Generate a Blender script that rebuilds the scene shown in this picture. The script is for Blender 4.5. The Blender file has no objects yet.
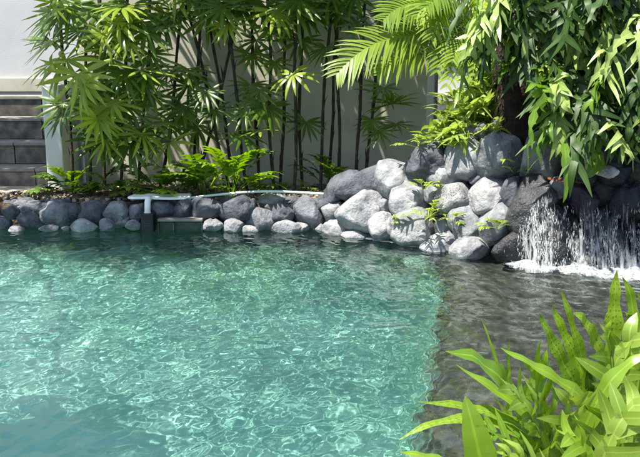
import bpy, bmesh, math, random
import numpy as np
from mathutils import Vector, Matrix, Quaternion, noise

sc = bpy.context.scene
col = sc.collection
rnd = random.Random(7)

# ------------------------------------------------------------------ camera
CAM_H, TILT, FPX = 1.12, math.radians(11.5), 800.0
cam = bpy.data.cameras.new('camera')
cam.sensor_width = 36.0
cam.lens = 36.0 * FPX / 640.0
cam.clip_start, cam.clip_end = 0.05, 2000
cam_ob = bpy.data.objects.new('camera', cam)
cam_ob.location = (0, 0, CAM_H)
cam_ob.rotation_euler = (math.pi / 2 - TILT, 0, 0)
col.objects.link(cam_ob)
sc.camera = cam_ob

# ------------------------------------------------------------------ light
SUN = Vector((-0.37, -0.21, 0.91)).normalized()
world = bpy.data.worlds.new('World')
sc.world = world
world.use_nodes = True
wn = world.node_tree
sky = wn.nodes.new('ShaderNodeTexSky')
sky.sky_type = 'NISHITA'
sky.sun_disc = False
sky.sun_elevation = math.asin(SUN.z)
sky.sun_rotation = math.atan2(SUN.x, SUN.y)
wn.links.new(sky.outputs[0], wn.nodes['Background'].inputs[0])
wn.nodes['Background'].inputs[1].default_value = 0.095
sun = bpy.data.lights.new('sun', 'SUN')
sun.energy = 5.0
sun.angle = math.radians(0.6)
sun.color = (1.0, 0.95, 0.86)
sun.cycles.is_caustics_light = True
sun_ob = bpy.data.objects.new('sun', sun)
sun_ob.rotation_euler = SUN.to_track_quat('Z', 'Y').to_euler()
sun_ob.location = (-3, -2, 9)
col.objects.link(sun_ob)
sc.view_settings.view_transform = 'Standard'
sc.view_settings.look = 'None'
sc.view_settings.gamma = 1
sc.view_settings.exposure = 1.45
sc.view_settings.use_curve_mapping = False
cy = sc.cycles
cy.max_bounces, cy.diffuse_bounces, cy.glossy_bounces, cy.transmission_bounces = 8, 3, 3, 6
cy.transparent_max_bounces = 8
cy.use_denoising = True
cy.sample_clamp_indirect = 6


# ------------------------------------------------------------------ helpers
def ray(px, py):
    dx, dy = (px - 320) / FPX, (228.5 - py) / FPX
    return Vector((dx, math.cos(TILT) + dy * math.sin(TILT), -math.sin(TILT) + dy * math.cos(TILT)))


def at(px, py, Y):                      # point of the place seen at a pixel, Y metres away
    d = ray(px, py)
    return Vector((0, 0, CAM_H)) + d * (Y / d.y)


def on(px, py, z):                      # point of the place seen at a pixel on a level z
    d = ray(px, py)
    return Vector((0, 0, CAM_H)) + d * ((z - CAM_H) / d.z)


def tag(o, label=None, cat=None, group=None, kind=None):
    if label: o['label'] = label
    if cat: o['category'] = cat
    if group: o['group'] = group
    if kind: o['kind'] = kind
    return o


def empty(name, loc=(0, 0, 0)):
    o = bpy.data.objects.new(name, None)
    o.location = loc
    o.empty_display_size = 0.1
    col.objects.link(o)
    return o


def link(name, me, parent=None, mats=()):
    o = bpy.data.objects.new(name, me)
    for m in mats:
        if len(me.materials) < len(mats):
            me.materials.append(m)
    if parent is not None:
        o.parent = parent
        o.matrix_parent_inverse = Matrix.Translation(-parent.location)
    col.objects.link(o)
    return o


class MB:
    """collects vertices and faces of one mesh"""
    def __init__(self):
        self.v, self.f, self.uv, self.mi = [], [], [], []

    def ribbon(self, pts, sides, nrms, ws, fold=0.0, mi=0, v0=0.0):
        """a leaf blade: centre line, half widths, with a V fold; three vertices across"""
        b = len(self.v)
        n = len(pts)
        for i in range(n):
            p, s, q, w = pts[i], sides[i], nrms[i], ws[i]
            e = q * (fold * w)
            self.v += [p - s * w + e, p, p + s * w + e]
        for i in range(n - 1):
            a = b + 3 * i
            t0, t1 = v0 + i / (n - 1), v0 + (i + 1) / (n - 1)
            for k in (0, 1):
                self.f.append((a + k, a + k + 1, a + k + 4, a + k + 3))
                u0, u1 = k / 2, (k + 1) / 2
                self.uv.append(((u0, t0), (u1, t0), (u1, t1), (u0, t1)))
                self.mi.append(mi)

    def tube(self, pts, rs, seg=6, mi=0, caps=True):
        b = len(self.v)
        n = len(pts)
        up = Vector((0, 0, 1))
        t0 = (pts[1] - pts[0]).normalized()
        if abs(t0.z) > 0.9: up = Vector((1, 0, 0))
        s = t0.cross(up).normalized()
        for i in range(n):
            t = (pts[min(i + 1, n - 1)] - pts[max(i - 1, 0)]).normalized()
            s = (s - t * s.dot(t)).normalized()
            q = t.cross(s)
            for k in range(seg):
                a = 2 * math.pi * k / seg
                self.v.append(pts[i] + (s * math.cos(a) + q * math.sin(a)) * rs[i])
        for i in range(n - 1):
            for k in range(seg):
                k2 = (k + 1) % seg
                self.f.append((b + i * seg + k, b + i * seg + k2, b + (i + 1) * seg + k2, b + (i + 1) * seg + k))
                self.uv.append(((k / seg, i), ((k + 1) / seg, i), ((k + 1) / seg, i + 1), (k / seg, i + 1)))
                self.mi.append(mi)
        if caps:
            self.f.append(tuple(b + k for k in reversed(range(seg))))
            self.uv.append(tuple((0, 0) for _ in range(seg))); self.mi.append(mi)
            self.f.append(tuple(b + (n - 1) * seg + k for k in range(seg)))
            self.uv.append(tuple((0, 0) for _ in range(seg))); self.mi.append(mi)

    def box(self, c, h, rz=0.0, jit=0.0, mi=0):
        b = len(self.v)
        R = Matrix.Rotation(rz, 3, 'Z')
        for x in (-1, 1):
            for y in (-1, 1):
                for z in (-1, 1):
                    j = Vector((rnd.uniform(-jit, jit), rnd.uniform(-jit, jit), rnd.uniform(-jit, jit)))
                    self.v.append(Vector(c) + R @ (Vector((x * h[0], y * h[1], z * h[2])) + j))
        for f in ((0, 1, 3, 2), (4, 6, 7, 5), (0, 4, 5, 1), (2, 3, 7, 6), (0, 2, 6, 4), (1, 5, 7, 3)):
            self.f.append(tuple(b + k for k in f))
            self.uv.append(((0, 0), (1, 0), (1, 1), (0, 1))); self.mi.append(mi)

    def mesh(self, name, smooth=True):
        me = bpy.data.meshes.new(name)
        me.from_pydata([tuple(v) for v in self.v], [], self.f)
        if smooth:
            me.polygons.foreach_set('use_smooth', [True] * len(self.f))
        me.polygons.foreach_set('material_index', self.mi)
        u = me.uv_layers.new(name='UVMap')
        u.data.foreach_set('uv', [c for f in self.uv for q in f for c in q])
        me.update()
        return me

    def build(self, name, parent=None, mats=(), smooth=True):
        return link(name, self.mesh(name, smooth), parent, mats)


def bevel_box(name, c, h, mats, parent=None, rz=0.0, bev=0.006):
    bm = bmesh.new()
    bmesh.ops.create_cube(bm, size=2.0, matrix=Matrix.Translation(c) @ Matrix.Rotation(rz, 4, 'Z') @ Matrix.Diagonal((h[0], h[1], h[2], 1)))
    bmesh.ops.bevel(bm, geom=bm.edges[:], offset=bev, segments=2, affect='EDGES', profile=0.6)
    me = bpy.data.meshes.new(name)
    bm.to_mesh(me); bm.free()
    return link(name, me, parent, mats)


def bezier(P, n):
    out = []
    for i in range(n):
        t = i / (n - 1)
        Q = [Vector(p) for p in P]
        while len(Q) > 1:
            Q = [Q[k].lerp(Q[k + 1], t) for k in range(len(Q) - 1)]
        out.append(Q[0])
    return out


# ------------------------------------------------------------------ materials
def new_mat(name):
    m = bpy.data.materials.new(name)
    m.use_nodes = True
    nt = m.node_tree
    return m, nt, nt.nodes['Principled BSDF'], nt.nodes['Material Output']


def N(nt, kind, **kw):
    n = nt.nodes.new('ShaderNode' + kind)
    for k, v in kw.items():
        if k in ('ins',):
            for kk, vv in v.items():
                n.inputs[kk].default_value = vv
        else:
            setattr(n, k, v)
    return n


def ramp(nt, src, stops):
    r = N(nt, 'ValToRGB')
    e = r.color_ramp.elements
    while len(e) < len(stops):
        e.new(0.5)
    for k, (p, c) in enumerate(stops):
        e[k].position = p
        e[k].color = (*c, 1) if len(c) == 3 else c
    nt.links.new(src, r.inputs[0])
    return r


def bump(nt, bsdf, src, strength=0.3, dist=0.01, prev=None):
    b = N(nt, 'Bump', ins={'Strength': strength, 'Distance': dist})
    nt.links.new(src, b.inputs['Height'])
    if prev is not None:
        nt.links.new(prev.outputs[0], b.inputs['Normal'])
    nt.links.new(b.outputs[0], bsdf.inputs['Normal'])
    return b


def surf(name, stops, scale=6.0, rough=0.85, bstr=0.3, bscale=60.0, bdist=0.005, spec=0.3, detail=6):
    m, nt, p, out = new_mat(name)
    tc = N(nt, 'TexCoord')
    n1 = N(nt, 'TexNoise', ins={'Scale': scale, 'Detail': detail, 'Roughness': 0.6})
    nt.links.new(tc.outputs['Object'], n1.inputs['Vector'])
    r = ramp(nt, n1.outputs['Fac'], stops)
    nt.links.new(r.outputs[0], p.inputs['Base Color'])
    n2 = N(nt, 'TexNoise', ins={'Scale': bscale, 'Detail': 6})
    nt.links.new(tc.outputs['Object'], n2.inputs['Vector'])
    bump(nt, p, n2.outputs['Fac'], bstr, bdist)
    p.inputs['Roughness'].default_value = rough
    p.inputs['Specular IOR Level'].default_value = spec
    return m


def leaf_mat(name, c_dark, c_light, trans=0.4, rough=0.32, dots=False, spec=0.5, hue_var=0.35):
    """waxy leaf: colour differs from leaf to leaf, midrib paler, light passes through the blade"""
    m, nt, p, out = new_mat(name)
    oi = N(nt, 'ObjectInfo')
    geo = N(nt, 'NewGeometry')
    tc = N(nt, 'TexCoord')
    n1 = N(nt, 'TexNoise', ins={'Scale': 9.0, 'Detail': 3})
    nt.links.new(tc.outputs['Object'], n1.inputs['Vector'])
    isl = N(nt, 'Math', operation='MULTIPLY_ADD')          # random per object, per blade and along the blade
    nt.links.new(oi.outputs['Random'], isl.inputs[0]); isl.inputs[1].default_value = 0.45
    a2 = N(nt, 'Math', operation='MULTIPLY_ADD'); a2.inputs[1].default_value = 0.35
    nt.links.new(geo.outputs['Random Per Island'], a2.inputs[0]); nt.links.new(isl.outputs[0], a2.inputs[2])
    a3 = N(nt, 'Math', operation='MULTIPLY_ADD'); a3.inputs[1].default_value = 0.6
    nt.links.new(n1.outputs['Fac'], a3.inputs[0]); nt.links.new(a2.outputs[0], a3.inputs[2])
    isl.inputs[2].default_value = -0.2
    mix = N(nt, 'Mix', data_type='RGBA')
    nt.links.new(a3.outputs[0], mix.inputs['Factor'])
    mix.inputs['A'].default_value = (*c_dark, 1); mix.inputs['B'].default_value = (*c_light, 1)
    colour = mix.outputs['Result']
    # midrib and veins from the blade's own coordinates
    sep = N(nt, 'SeparateXYZ'); nt.links.new(tc.outputs['UV'], sep.inputs[0])
    d = N(nt, 'Math', operation='SUBTRACT'); d.inputs[1].default_value = 0.5; nt.links.new(sep.outputs[0], d.inputs[0])
    ab = N(nt, 'Math', operation='ABSOLUTE'); nt.links.new(d.outputs[0], ab.inputs[0])
    rib = N(nt, 'MapRange', ins={'From Min': 0.03, 'From Max': 0.07, 'To Min': 1.0, 'To Max': 0.0})
    nt.links.new(ab.outputs[0], rib.inputs['Value'])
    mix2 = N(nt, 'Mix', data_type='RGBA')
    rf = N(nt, 'Math', operation='MULTIPLY'); rf.inputs[1].default_value = 0.55
    rf.inputs[1].default_value = 0.3; nt.links.new(rib.outputs[0], rf.inputs[0]); nt.links.new(rf.outputs[0], mix2.inputs['Factor'])
    nt.links.new(colour, mix2.inputs['A'])
    mix2.inputs['B'].default_value = (c_light[0] * 1.5 + .03, c_light[1] * 1.35 + .03, c_light[2] * 1.4 + .01, 1)
    colour = mix2.outputs['Result']
    wv = N(nt, 'TexWave', wave_type='BANDS', bands_direction='DIAGONAL', ins={'Scale': 7.0, 'Distortion': 1.5, 'Detail': 2})
    nt.links.new(tc.outputs['UV'], wv.inputs['Vector'])
    bump(nt, p, wv.outputs['Fac'], 0.1, 0.002)
    n5 = N(nt, 'TexNoise', ins={'Scale': 60.0, 'Detail': 4}); nt.links.new(tc.outputs['Object'], n5.inputs['Vector'])
    bl = N(nt, 'MapRange', ins={'From Min': 0.66, 'From Max': 0.74, 'To Min': 0.0, 'To Max': 0.7}); nt.links.new(n5.outputs['Fac'], bl.inputs['Value'])
    mixb = N(nt, 'Mix', data_type='RGBA'); nt.links.new(bl.outputs[0], mixb.inputs['Factor']); nt.links.new(colour, mixb.inputs['A'])
    mixb.inputs['B'].default_value = (0.16, 0.12, 0.03, 1)
    colour = mixb.outputs['Result']
    if dots:                                              # spore dots in two rows along the blade
        mp = N(nt, 'Mapping'); mp.inputs['Scale'].default_value = (5.0, 26.0, 1.0)
        nt.links.new(tc.outputs['UV'], mp.inputs['Vector'])
        vo = N(nt, 'TexVoronoi', ins={'Scale': 1.0, 'Randomness': 0.35})
        nt.links.new(mp.outputs[0], vo.inputs['Vector'])
        dr = N(nt, 'MapRange', ins={'From Min': 0.22, 'From Max': 0.3, 'To Min': 0.5, 'To Max': 0.0})
        nt.links.new(vo.outputs['Distance'], dr.inputs['Value'])
        mix3 = N(nt, 'Mix', data_type='RGBA')
        nt.links.new(dr.outputs[0], mix3.inputs['Factor']); nt.links.new(colour, mix3.inputs['A'])
        mix3.inputs['B'].default_value = (0.07, 0.10, 0.012, 1)
        colour = mix3.outputs['Result']
        bump(nt, p, dr.outputs[0], 0.6, 0.003)
    nt.links.new(colour, p.inputs['Base Color'])
    p.inputs['Roughness'].default_value = rough
    p.inputs['Specular IOR Level'].default_value = spec
    tr = N(nt, 'BsdfTranslucent')
    br = N(nt, 'HueSaturation', ins={'Saturation': 1.15, 'Value': 1.5, 'Hue': 0.494})
    nt.links.new(colour, br.inputs['Color']); nt.links.new(br.outputs[0], tr.inputs['Color'])
    ms = N(nt, 'MixShader'); ms.inputs[0].default_value = trans
    nt.links.new(p.outputs[0], ms.inputs[1]); nt.links.new(tr.outputs[0], ms.inputs[2])
    nt.links.new(ms.outputs[0], out.inputs['Surface'])
    return m


def rock_mat(name, wet=False):
    """vesicular basalt; the tone of each stone comes from its own object colour"""
    m, nt, p, out = new_mat(name)
    oi = N(nt, 'ObjectInfo'); tc = N(nt, 'TexCoord'); geo = N(nt, 'NewGeometry')
    add = N(nt, 'VectorMath', operation='ADD')
    sc_ = N(nt, 'VectorMath', operation='SCALE'); sc_.inputs['Scale'].default_value = 31.0
    comb = N(nt, 'CombineXYZ')
    for k in range(3):
        nt.links.new(oi.outputs['Random'], comb.inputs[k])
    nt.links.new(comb.outputs[0], sc_.inputs[0])
    nt.links.new(geo.outputs['Position'], add.inputs[0]); nt.links.new(sc_.outputs[0], add.inputs[1])
    n1 = N(nt, 'TexNoise', ins={'Scale': 9.0, 'Detail': 9, 'Roughness': 0.68})
    nt.links.new(add.outputs[0], n1.inputs['Vector'])
    r1 = ramp(nt, n1.outputs['Fac'], [(0.28, (0.22, 0.225, 0.24)), (0.42, (0.62, 0.63, 0.66)), (0.56, (1.05, 1.05, 1.03)), (0.72, (1.6, 1.58, 1.52))])
    mul = N(nt, 'Mix', data_type='RGBA', blend_type='MULTIPLY'); mul.inputs['Factor'].default_value = 1
    nt.links.new(oi.outputs['Color'], mul.inputs['A']); nt.links.new(r1.outputs[0], mul.inputs['B'])
    vo = N(nt, 'TexVoronoi', ins={'Scale': 62.0, 'Randomness': 1.0})          # gas bubbles
    nt.links.new(add.outputs[0], vo.inputs['Vector'])
    n3 = N(nt, 'TexNoise', ins={'Scale': 5.0, 'Detail': 2}); nt.links.new(add.outputs[0], n3.inputs['Vector'])
    pit0 = N(nt, 'MapRange', ins={'From Min': 0.16, 'From Max': 0.34, 'To Min': 1.0, 'To Max': 0.0}); nt.links.new(vo.outputs['Distance'], pit0.inputs['Value'])
    pm = N(nt, 'MapRange', ins={'From Min': 0.54, 'From Max': 0.7}); nt.links.new(n3.outputs['Fac'], pm.inputs['Value'])
    pit = N(nt, 'Math', operation='MULTIPLY'); nt.links.new(pit0.outputs[0], pit.inputs[0]); nt.links.new(pm.outputs[0], pit.inputs[1])
    pc = N(nt, 'Mix', data_type='RGBA'); pf = N(nt, 'Math', operation='MULTIPLY'); pf.inputs[1].default_value = 0.5
    nt.links.new(pit.outputs[0], pf.inputs[0]); nt.links.new(pf.outputs[0], pc.inputs['Factor'])
    nt.links.new(mul.outputs['Result'], pc.inputs['A']); pc.inputs['B'].default_value = (0.05, 0.05, 0.05, 1)
    nt.links.new(pc.outputs['Result'], p.inputs['Base Color'])
    n4 = N(nt, 'TexNoise', ins={'Scale': 45.0, 'Detail': 8, 'Roughness': 0.7}); nt.links.new(add.outputs[0], n4.inputs['Vector'])
    b1 = bump(nt, p, n4.outputs['Fac'], 0.7, 0.014)
    n6 = N(nt, 'TexNoise', ins={'Scale': 16.0, 'Detail': 5, 'Distortion': 0.25}); nt.links.new(add.outputs[0], n6.inputs['Vector'])
    b1 = bump(nt, p, n6.outputs['Fac'], 0.55, 0.045, b1)
    inv = N(nt, 'Math', operation='SUBTRACT'); inv.inputs[0].default_value = 1.0; nt.links.new(pit.outputs[0], inv.inputs[1])
    bump(nt, p, inv.outputs[0], 0.8, 0.008, b1)
    p.inputs['Roughness'].default_value = 0.16 if wet else 0.62
    p.inputs['Specular IOR Level'].default_value = 0.4 if wet else 0.3
    return m


M = {}
M['rock'] = rock_mat('basalt')
M['wet_rock'] = rock_mat('wet_basalt', True)
M['wall'] = surf('painted_render', [(0.25, (0.34, 0.32, 0.25)), (0.55, (0.48, 0.455, 0.37)), (0.8, (0.54, 0.515, 0.43))], 2.2, 0.9, 0.25, 90)
M['white_wall'] = surf('white_render', [(0.2, (0.48, 0.48, 0.46)), (0.7, (0.60, 0.60, 0.58))], 2.5, 0.85, 0.2, 80)
M['pale_wall'] = surf('pale_grey_render', [(0.2, (0.42, 0.42, 0.42)), (0.7, (0.52, 0.52, 0.515))], 2.5, 0.85, 0.2, 80)
M['soil'] = surf('garden_soil', [(0.3, (0.030, 0.022, 0.015)), (0.55, (0.075, 0.055, 0.038)), (0.75, (0.15, 0.12, 0.09))], 14, 0.95, 0.9, 55, 0.03)
M['path'] = surf('tan_concrete', [(0.25, (0.26, 0.22, 0.16)), (0.6, (0.42, 0.36, 0.27)), (0.8, (0.50, 0.45, 0.36))], 6, 0.9, 0.3, 90)
M['mortar'] = surf('dark_mortar', [(0.3, (0.02, 0.02, 0.02)), (0.7, (0.07, 0.068, 0.06))], 20, 0.95, 0.8, 40, 0.03)
M['stone_tile'] = None
M['tread'] = surf('stone_tread', [(0.3, (0.15, 0.14, 0.12)), (0.7, (0.26, 0.245, 0.21))], 9, 0.8, 0.3, 80)
M['bark'] = surf('palm_cane_fibre', [(0.3, (0.012, 0.010, 0.008)), (0.6, (0.045, 0.035, 0.025)), (0.8, (0.10, 0.085, 0.06))], 25, 0.9, 0.8, 70, 0.01)
M['fibre'] = surf('fern_root_fibre', [(0.3, (0.008, 0.006, 0.005)), (0.7, (0.045, 0.030, 0.02))], 18, 0.95, 1.0, 60, 0.03)
M['pvc'] = surf('white_plastic', [(0.2, (0.72, 0.72, 0.69)), (0.8, (0.82, 0.82, 0.80))], 10, 0.4, 0.05, 80)
M['hose'] = surf('pale_green_hose', [(0.2, (0.50, 0.62, 0.58)), (0.8, (0.66, 0.76, 0.72))], 10, 0.45, 0.05, 80)
M['black'] = surf('black_plastic', [(0.2, (0.008, 0.008, 0.009)), (0.8, (0.02, 0.02, 0.022))], 10, 0.4, 0.05, 80)
M['green_panel'] = surf('weathered_green_tile', [(0.3, (0.02, 0.035, 0.027)), (0.7, (0.06, 0.085, 0.065))], 14, 0.5, 0.2, 80)
M['metal'] = surf('dark_painted_metal', [(0.3, (0.02, 0.02, 0.022)), (0.7, (0.05, 0.05, 0.055))], 10, 0.5, 0.05, 80)
M['dry_leaf'] = surf('rust_dry_leaf', [(0.3, (0.05, 0.015, 0.008)), (0.7, (0.14, 0.045, 0.02))], 30, 0.6, 0.2, 80)
M['litter'] = None
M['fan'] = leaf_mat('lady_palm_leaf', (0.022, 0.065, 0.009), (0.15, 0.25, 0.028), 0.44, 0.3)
M['fan_bright'] = leaf_mat('sunlit_palm_leaf', (0.15, 0.23, 0.02), (0.36, 0.45, 0.06), 0.45, 0.28)  # lighter leaf colour paints the sun on the front fans
M['areca'] = leaf_mat('areca_leaflet', (0.10, 0.19, 0.02), (0.30, 0.40, 0.055), 0.45, 0.35)
M['fern'] = leaf_mat('fern_frond', (0.03, 0.085, 0.012), (0.17, 0.29, 0.035), 0.40, 0.38, spec=0.4)
M['fern_dark'] = leaf_mat('shaded_fern_frond', (0.010, 0.032, 0.008), (0.05, 0.105, 0.018), 0.34, 0.45, spec=0.35)  # shade inside the fern mass put into a darker leaf colour
M['fern_yellow'] = leaf_mat('yellow_fern_frond', (0.13, 0.22, 0.035), (0.40, 0.48, 0.13), 0.42, 0.35)
M['fern_near'] = leaf_mat('near_fern_frond', (0.06, 0.15, 0.012), (0.27, 0.41, 0.04), 0.42, 0.26, spec=0.55)
M['fern_dots'] = leaf_mat('near_fern_frond_with_spores', (0.10, 0.20, 0.015), (0.26, 0.38, 0.04), 0.42, 0.3, dots=True)
M['near_pale'] = leaf_mat('near_fern_pale_frond', (0.12, 0.22, 0.025), (0.36, 0.47, 0.09), 0.42, 0.26, spec=0.6)  # glare on the near fronds painted as a paler colour
M['fern_pale'] = leaf_mat('pale_fern_frond', (0.17, 0.27, 0.05), (0.42, 0.52, 0.18), 0.40, 0.32, spec=0.6)

m, nt, p, out = new_mat('slate_tile')
oi = N(nt, 'ObjectInfo'); tc = N(nt, 'TexCoord')
n1 = N(nt, 'TexNoise', ins={'Scale': 11.0, 'Detail': 6}); nt.links.new(tc.outputs['Object'], n1.inputs['Vector'])
ad = N(nt, 'Math', operation='MULTIPLY_ADD'); ad.inputs[1].default_value = 0.35
nt.links.new(oi.outputs['Random'], ad.inputs[0]); nt.links.new(n1.outputs['Fac'], ad.inputs[2])
r = ramp(nt, ad.outputs[0], [(0.4, (0.025, 0.024, 0.022)), (0.6, (0.07, 0.064, 0.057)), (0.72, (0.115, 0.09, 0.07)), (0.9, (0.19, 0.175, 0.15))])
nt.links.new(r.outputs[0], p.inputs['Base Color'])
bump(nt, p, n1.outputs['Fac'], 0.4, 0.01)
p.inputs['Roughness'].default_value = 0.75
M['stone_tile'] = m

m, nt, p, out = new_mat('leaf_litter')
geo = N(nt, 'NewGeometry')
r = ramp(nt, geo.outputs['Random Per Island'], [(0.0, (0.05, 0.035, 0.022)), (0.3, (0.14, 0.10, 0.06)), (0.55, (0.30, 0.22, 0.14)), (0.75, (0.12, 0.12, 0.11)), (0.9, (0.42, 0.36, 0.28)), (1.0, (0.22, 0.20, 0.06))])
r.color_ramp.interpolation = 'CONSTANT'
nt.links.new(r.outputs[0], p.inputs['Base Color'])
p.inputs['Roughness'].default_value = 0.8
M['litter'] = m

# pool plaster, ledge, water
m, nt, p, out = new_mat('turquoise_plaster')
tc = N(nt, 'TexCoord')
n1 = N(nt, 'TexNoise', ins={'Scale': 2.0, 'Detail': 5}); nt.links.new(tc.outputs['Object'], n1.inputs['Vector'])
r = ramp(nt, n1.outputs['Fac'], [(0.3, (0.24, 0.48, 0.40)), (0.7, (0.35, 0.58, 0.49))])
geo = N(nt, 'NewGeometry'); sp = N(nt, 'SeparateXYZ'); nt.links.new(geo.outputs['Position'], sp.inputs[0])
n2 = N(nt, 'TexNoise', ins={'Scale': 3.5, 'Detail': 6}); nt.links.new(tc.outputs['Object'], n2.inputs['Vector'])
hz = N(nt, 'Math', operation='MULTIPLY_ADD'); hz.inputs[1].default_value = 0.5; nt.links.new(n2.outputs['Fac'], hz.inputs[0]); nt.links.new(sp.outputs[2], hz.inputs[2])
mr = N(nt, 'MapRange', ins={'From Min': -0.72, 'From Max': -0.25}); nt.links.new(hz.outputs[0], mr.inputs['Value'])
mx = N(nt, 'Mix', data_type='RGBA'); nt.links.new(mr.outputs[0], mx.inputs['Factor']); nt.links.new(r.outputs[0], mx.inputs['A']); mx.inputs['B'].default_value = (0.05, 0.085, 0.065, 1)   # upper sides coloured darker for the dark reflection of the plants
nt.links.new(mx.outputs['Result'], p.inputs['Base Color'])
p.inputs['Specular IOR Level'].default_value = 0.0
p.inputs['Roughness'].default_value = 1.0
M['plaster'] = m
M['pool_side'] = surf('dark_pool_side', [(0.3, (0.05, 0.095, 0.078)), (0.7, (0.12, 0.19, 0.155))], 7, 1.0, 0.2, 40, 0.01, 0.0)  # sides in a darker colour that carries the mirrored plants
M['ledge'] = surf('silty_ledge', [(0.3, (0.04, 0.037, 0.031)), (0.55, (0.075, 0.069, 0.06)), (0.75, (0.135, 0.127, 0.112))], 9, 1.0, 0.2, 40, 0.01, 0.0)
nt = M['ledge'].node_tree; p = nt.nodes['Principled BSDF']       # silt thins out down the slope and the plaster shows
src = p.inputs['Base Color'].links[0].from_socket
geo = N(nt, 'NewGeometry'); sp = N(nt, 'SeparateXYZ'); nt.links.new(geo.outputs['Position'], sp.inputs[0])
n2 = N(nt, 'TexNoise', ins={'Scale': 12.0, 'Detail': 6}); nt.links.new(geo.outputs['Position'], n2.inputs['Vector'])
hz = N(nt, 'Math', operation='MULTIPLY_ADD'); hz.inputs[1].default_value = 0.5; nt.links.new(n2.outputs['Fac'], hz.inputs[0]); nt.links.new(sp.outputs[2], hz.inputs[2])
mr = N(nt, 'MapRange', ins={'From Min': -0.45, 'From Max': 0.02}); nt.links.new(hz.outputs[0], mr.inputs['Value'])
mx = N(nt, 'Mix', data_type='RGBA'); nt.links.new(mr.outputs[0], mx.inputs['Factor']); nt.links.new(src, mx.inputs['B']); mx.inputs['A'].default_value = (0.31, 0.55, 0.45, 1)
nt.links.new(mx.outputs['Result'], p.inputs['Base Color'])
m, nt, p, out = new_mat('pool_water')
nt.nodes.remove(p)
g = N(nt, 'BsdfGlass', ins={'IOR': 1.333, 'Roughness': 0.0, 'Color': (0.90, 0.985, 0.965, 1)})
nt.links.new(g.outputs[0], out.inputs['Surface'])
M['water'] = m
m, nt, p, out = new_mat('white_water')
p.inputs['Base Color'].default_value = (0.86, 0.89, 0.90, 1)
p.inputs['Roughness'].default_value = 0.18
p.inputs['IOR'].default_value = 1.33
tr = N(nt, 'BsdfTranslucent'); tr.inputs['Color'].default_value = (0.9, 0.93, 0.95, 1)
tp = N(nt, 'BsdfTransparent')
ms = N(nt, 'MixShader'); ms.inputs[0].default_value = 0.35
nt.links.new(p.outputs[0], ms.inputs[1]); nt.links.new(tr.outputs[0], ms.inputs[2])
ms2 = N(nt, 'MixShader'); ms2.inputs[0].default_value = 0.25
nt.links.new(ms.outputs[0], ms2.inputs[1]); nt.links.new(tp.outputs[0], ms2.inputs[2])
nt.links.new(ms2.outputs[0], out.inputs['Surface'])
M['foam'] = m

# ------------------------------------------------------------------ the setting: pool, ground, path
BANK = 0.16


def waterline(px):                       # picture row of the water's edge
    xs = [-200, 300, 330, 360, 400, 440, 490, 540, 600, 660]
    ys = [230, 230, 234, 239, 245, 252, 262, 271, 279, 284]
    return float(np.interp(px, xs, ys))


outline = [(-4.8, 5.62), (-3, 5.62), (-1.2, 5.62), (0.0, 5.6)]
for px_ in (340, 380, 420, 460, 500, 540, 580, 640):
    q = on(px_, waterline(px_), 0)
    outline.append((q.x + 0.12, q.y + (0.20 if px_ < 540 else 0.42)))
outline += [(2.75, 4.3), (2.8, 3.2), (2.0, 2.35), (1.25, 2.02), (0.8, 1.85), (0.3, 1.55), (-1, 1.45), (-3, 1.45), (-4.8, 1.7), (-5.4, 3.6)]
CEN = np.array((-0.6, 3.6))


def in_outline(X, Y, poly):
    inside = np.zeros(X.shape, bool)
    n = len(poly)
    for i in range(n):
        x1, y1 = poly[i]; x2, y2 = poly[(i + 1) % n]
        c = ((y1 > Y) != (y2 > Y)) & (X < (x2 - x1) * (Y - y1) / (y2 - y1 + 1e-12) + x1)
        inside ^= c
    return inside


# ground: rings from the pool's rim to the horizon
dense = []
for i in range(len(outline)):
    a, b = np.array(outline[i]), np.array(outline[(i + 1) % len(outline)])
    k = max(2, int(np.linalg.norm(b - a) / 0.12))
    dense += [tuple(a + (b - a) * t / k) for t in range(k)]
rings = [0.0, 0.004, 0.12, 0.3, 0.6, 1.0, 1.8, 3.5, 8, 30, 400]
b = MB()
nn = len(dense)
for ri, d in enumerate(rings):
    for (x, y) in dense:
        v = np.array((x, y)) - CEN
        L = np.linalg.norm(v)
        q = CEN + v * (L + d) / L
        z = BANK + 0.03 * noise.noise(Vector((q[0] * 2.3, q[1] * 2.3, 0))) * (1 if 0 < ri < 6 else 0)
        if y < 2.6: z -= 0.05
        if ri == 0: z = -0.062
        b.v.append(Vector((q[0], q[1], z)))
for ri in range(len(rings) - 1):
    for k in range(nn):
        k2 = (k + 1) % nn
        b.f.append((ri * nn + k, ri * nn + k2, (ri + 1) * nn + k2, (ri + 1) * nn + k))
        b.uv.append(((0, 0),) * 4); b.mi.append(0)
ground = tag(b.build('ground', None, [M['soil']]), kind='structure')
me = ground.data
bm = bmesh.new(); bm.from_mesh(me); bmesh.ops.recalc_face_normals(bm, faces=bm.faces); bm.to_mesh(me); bm.free()

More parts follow.
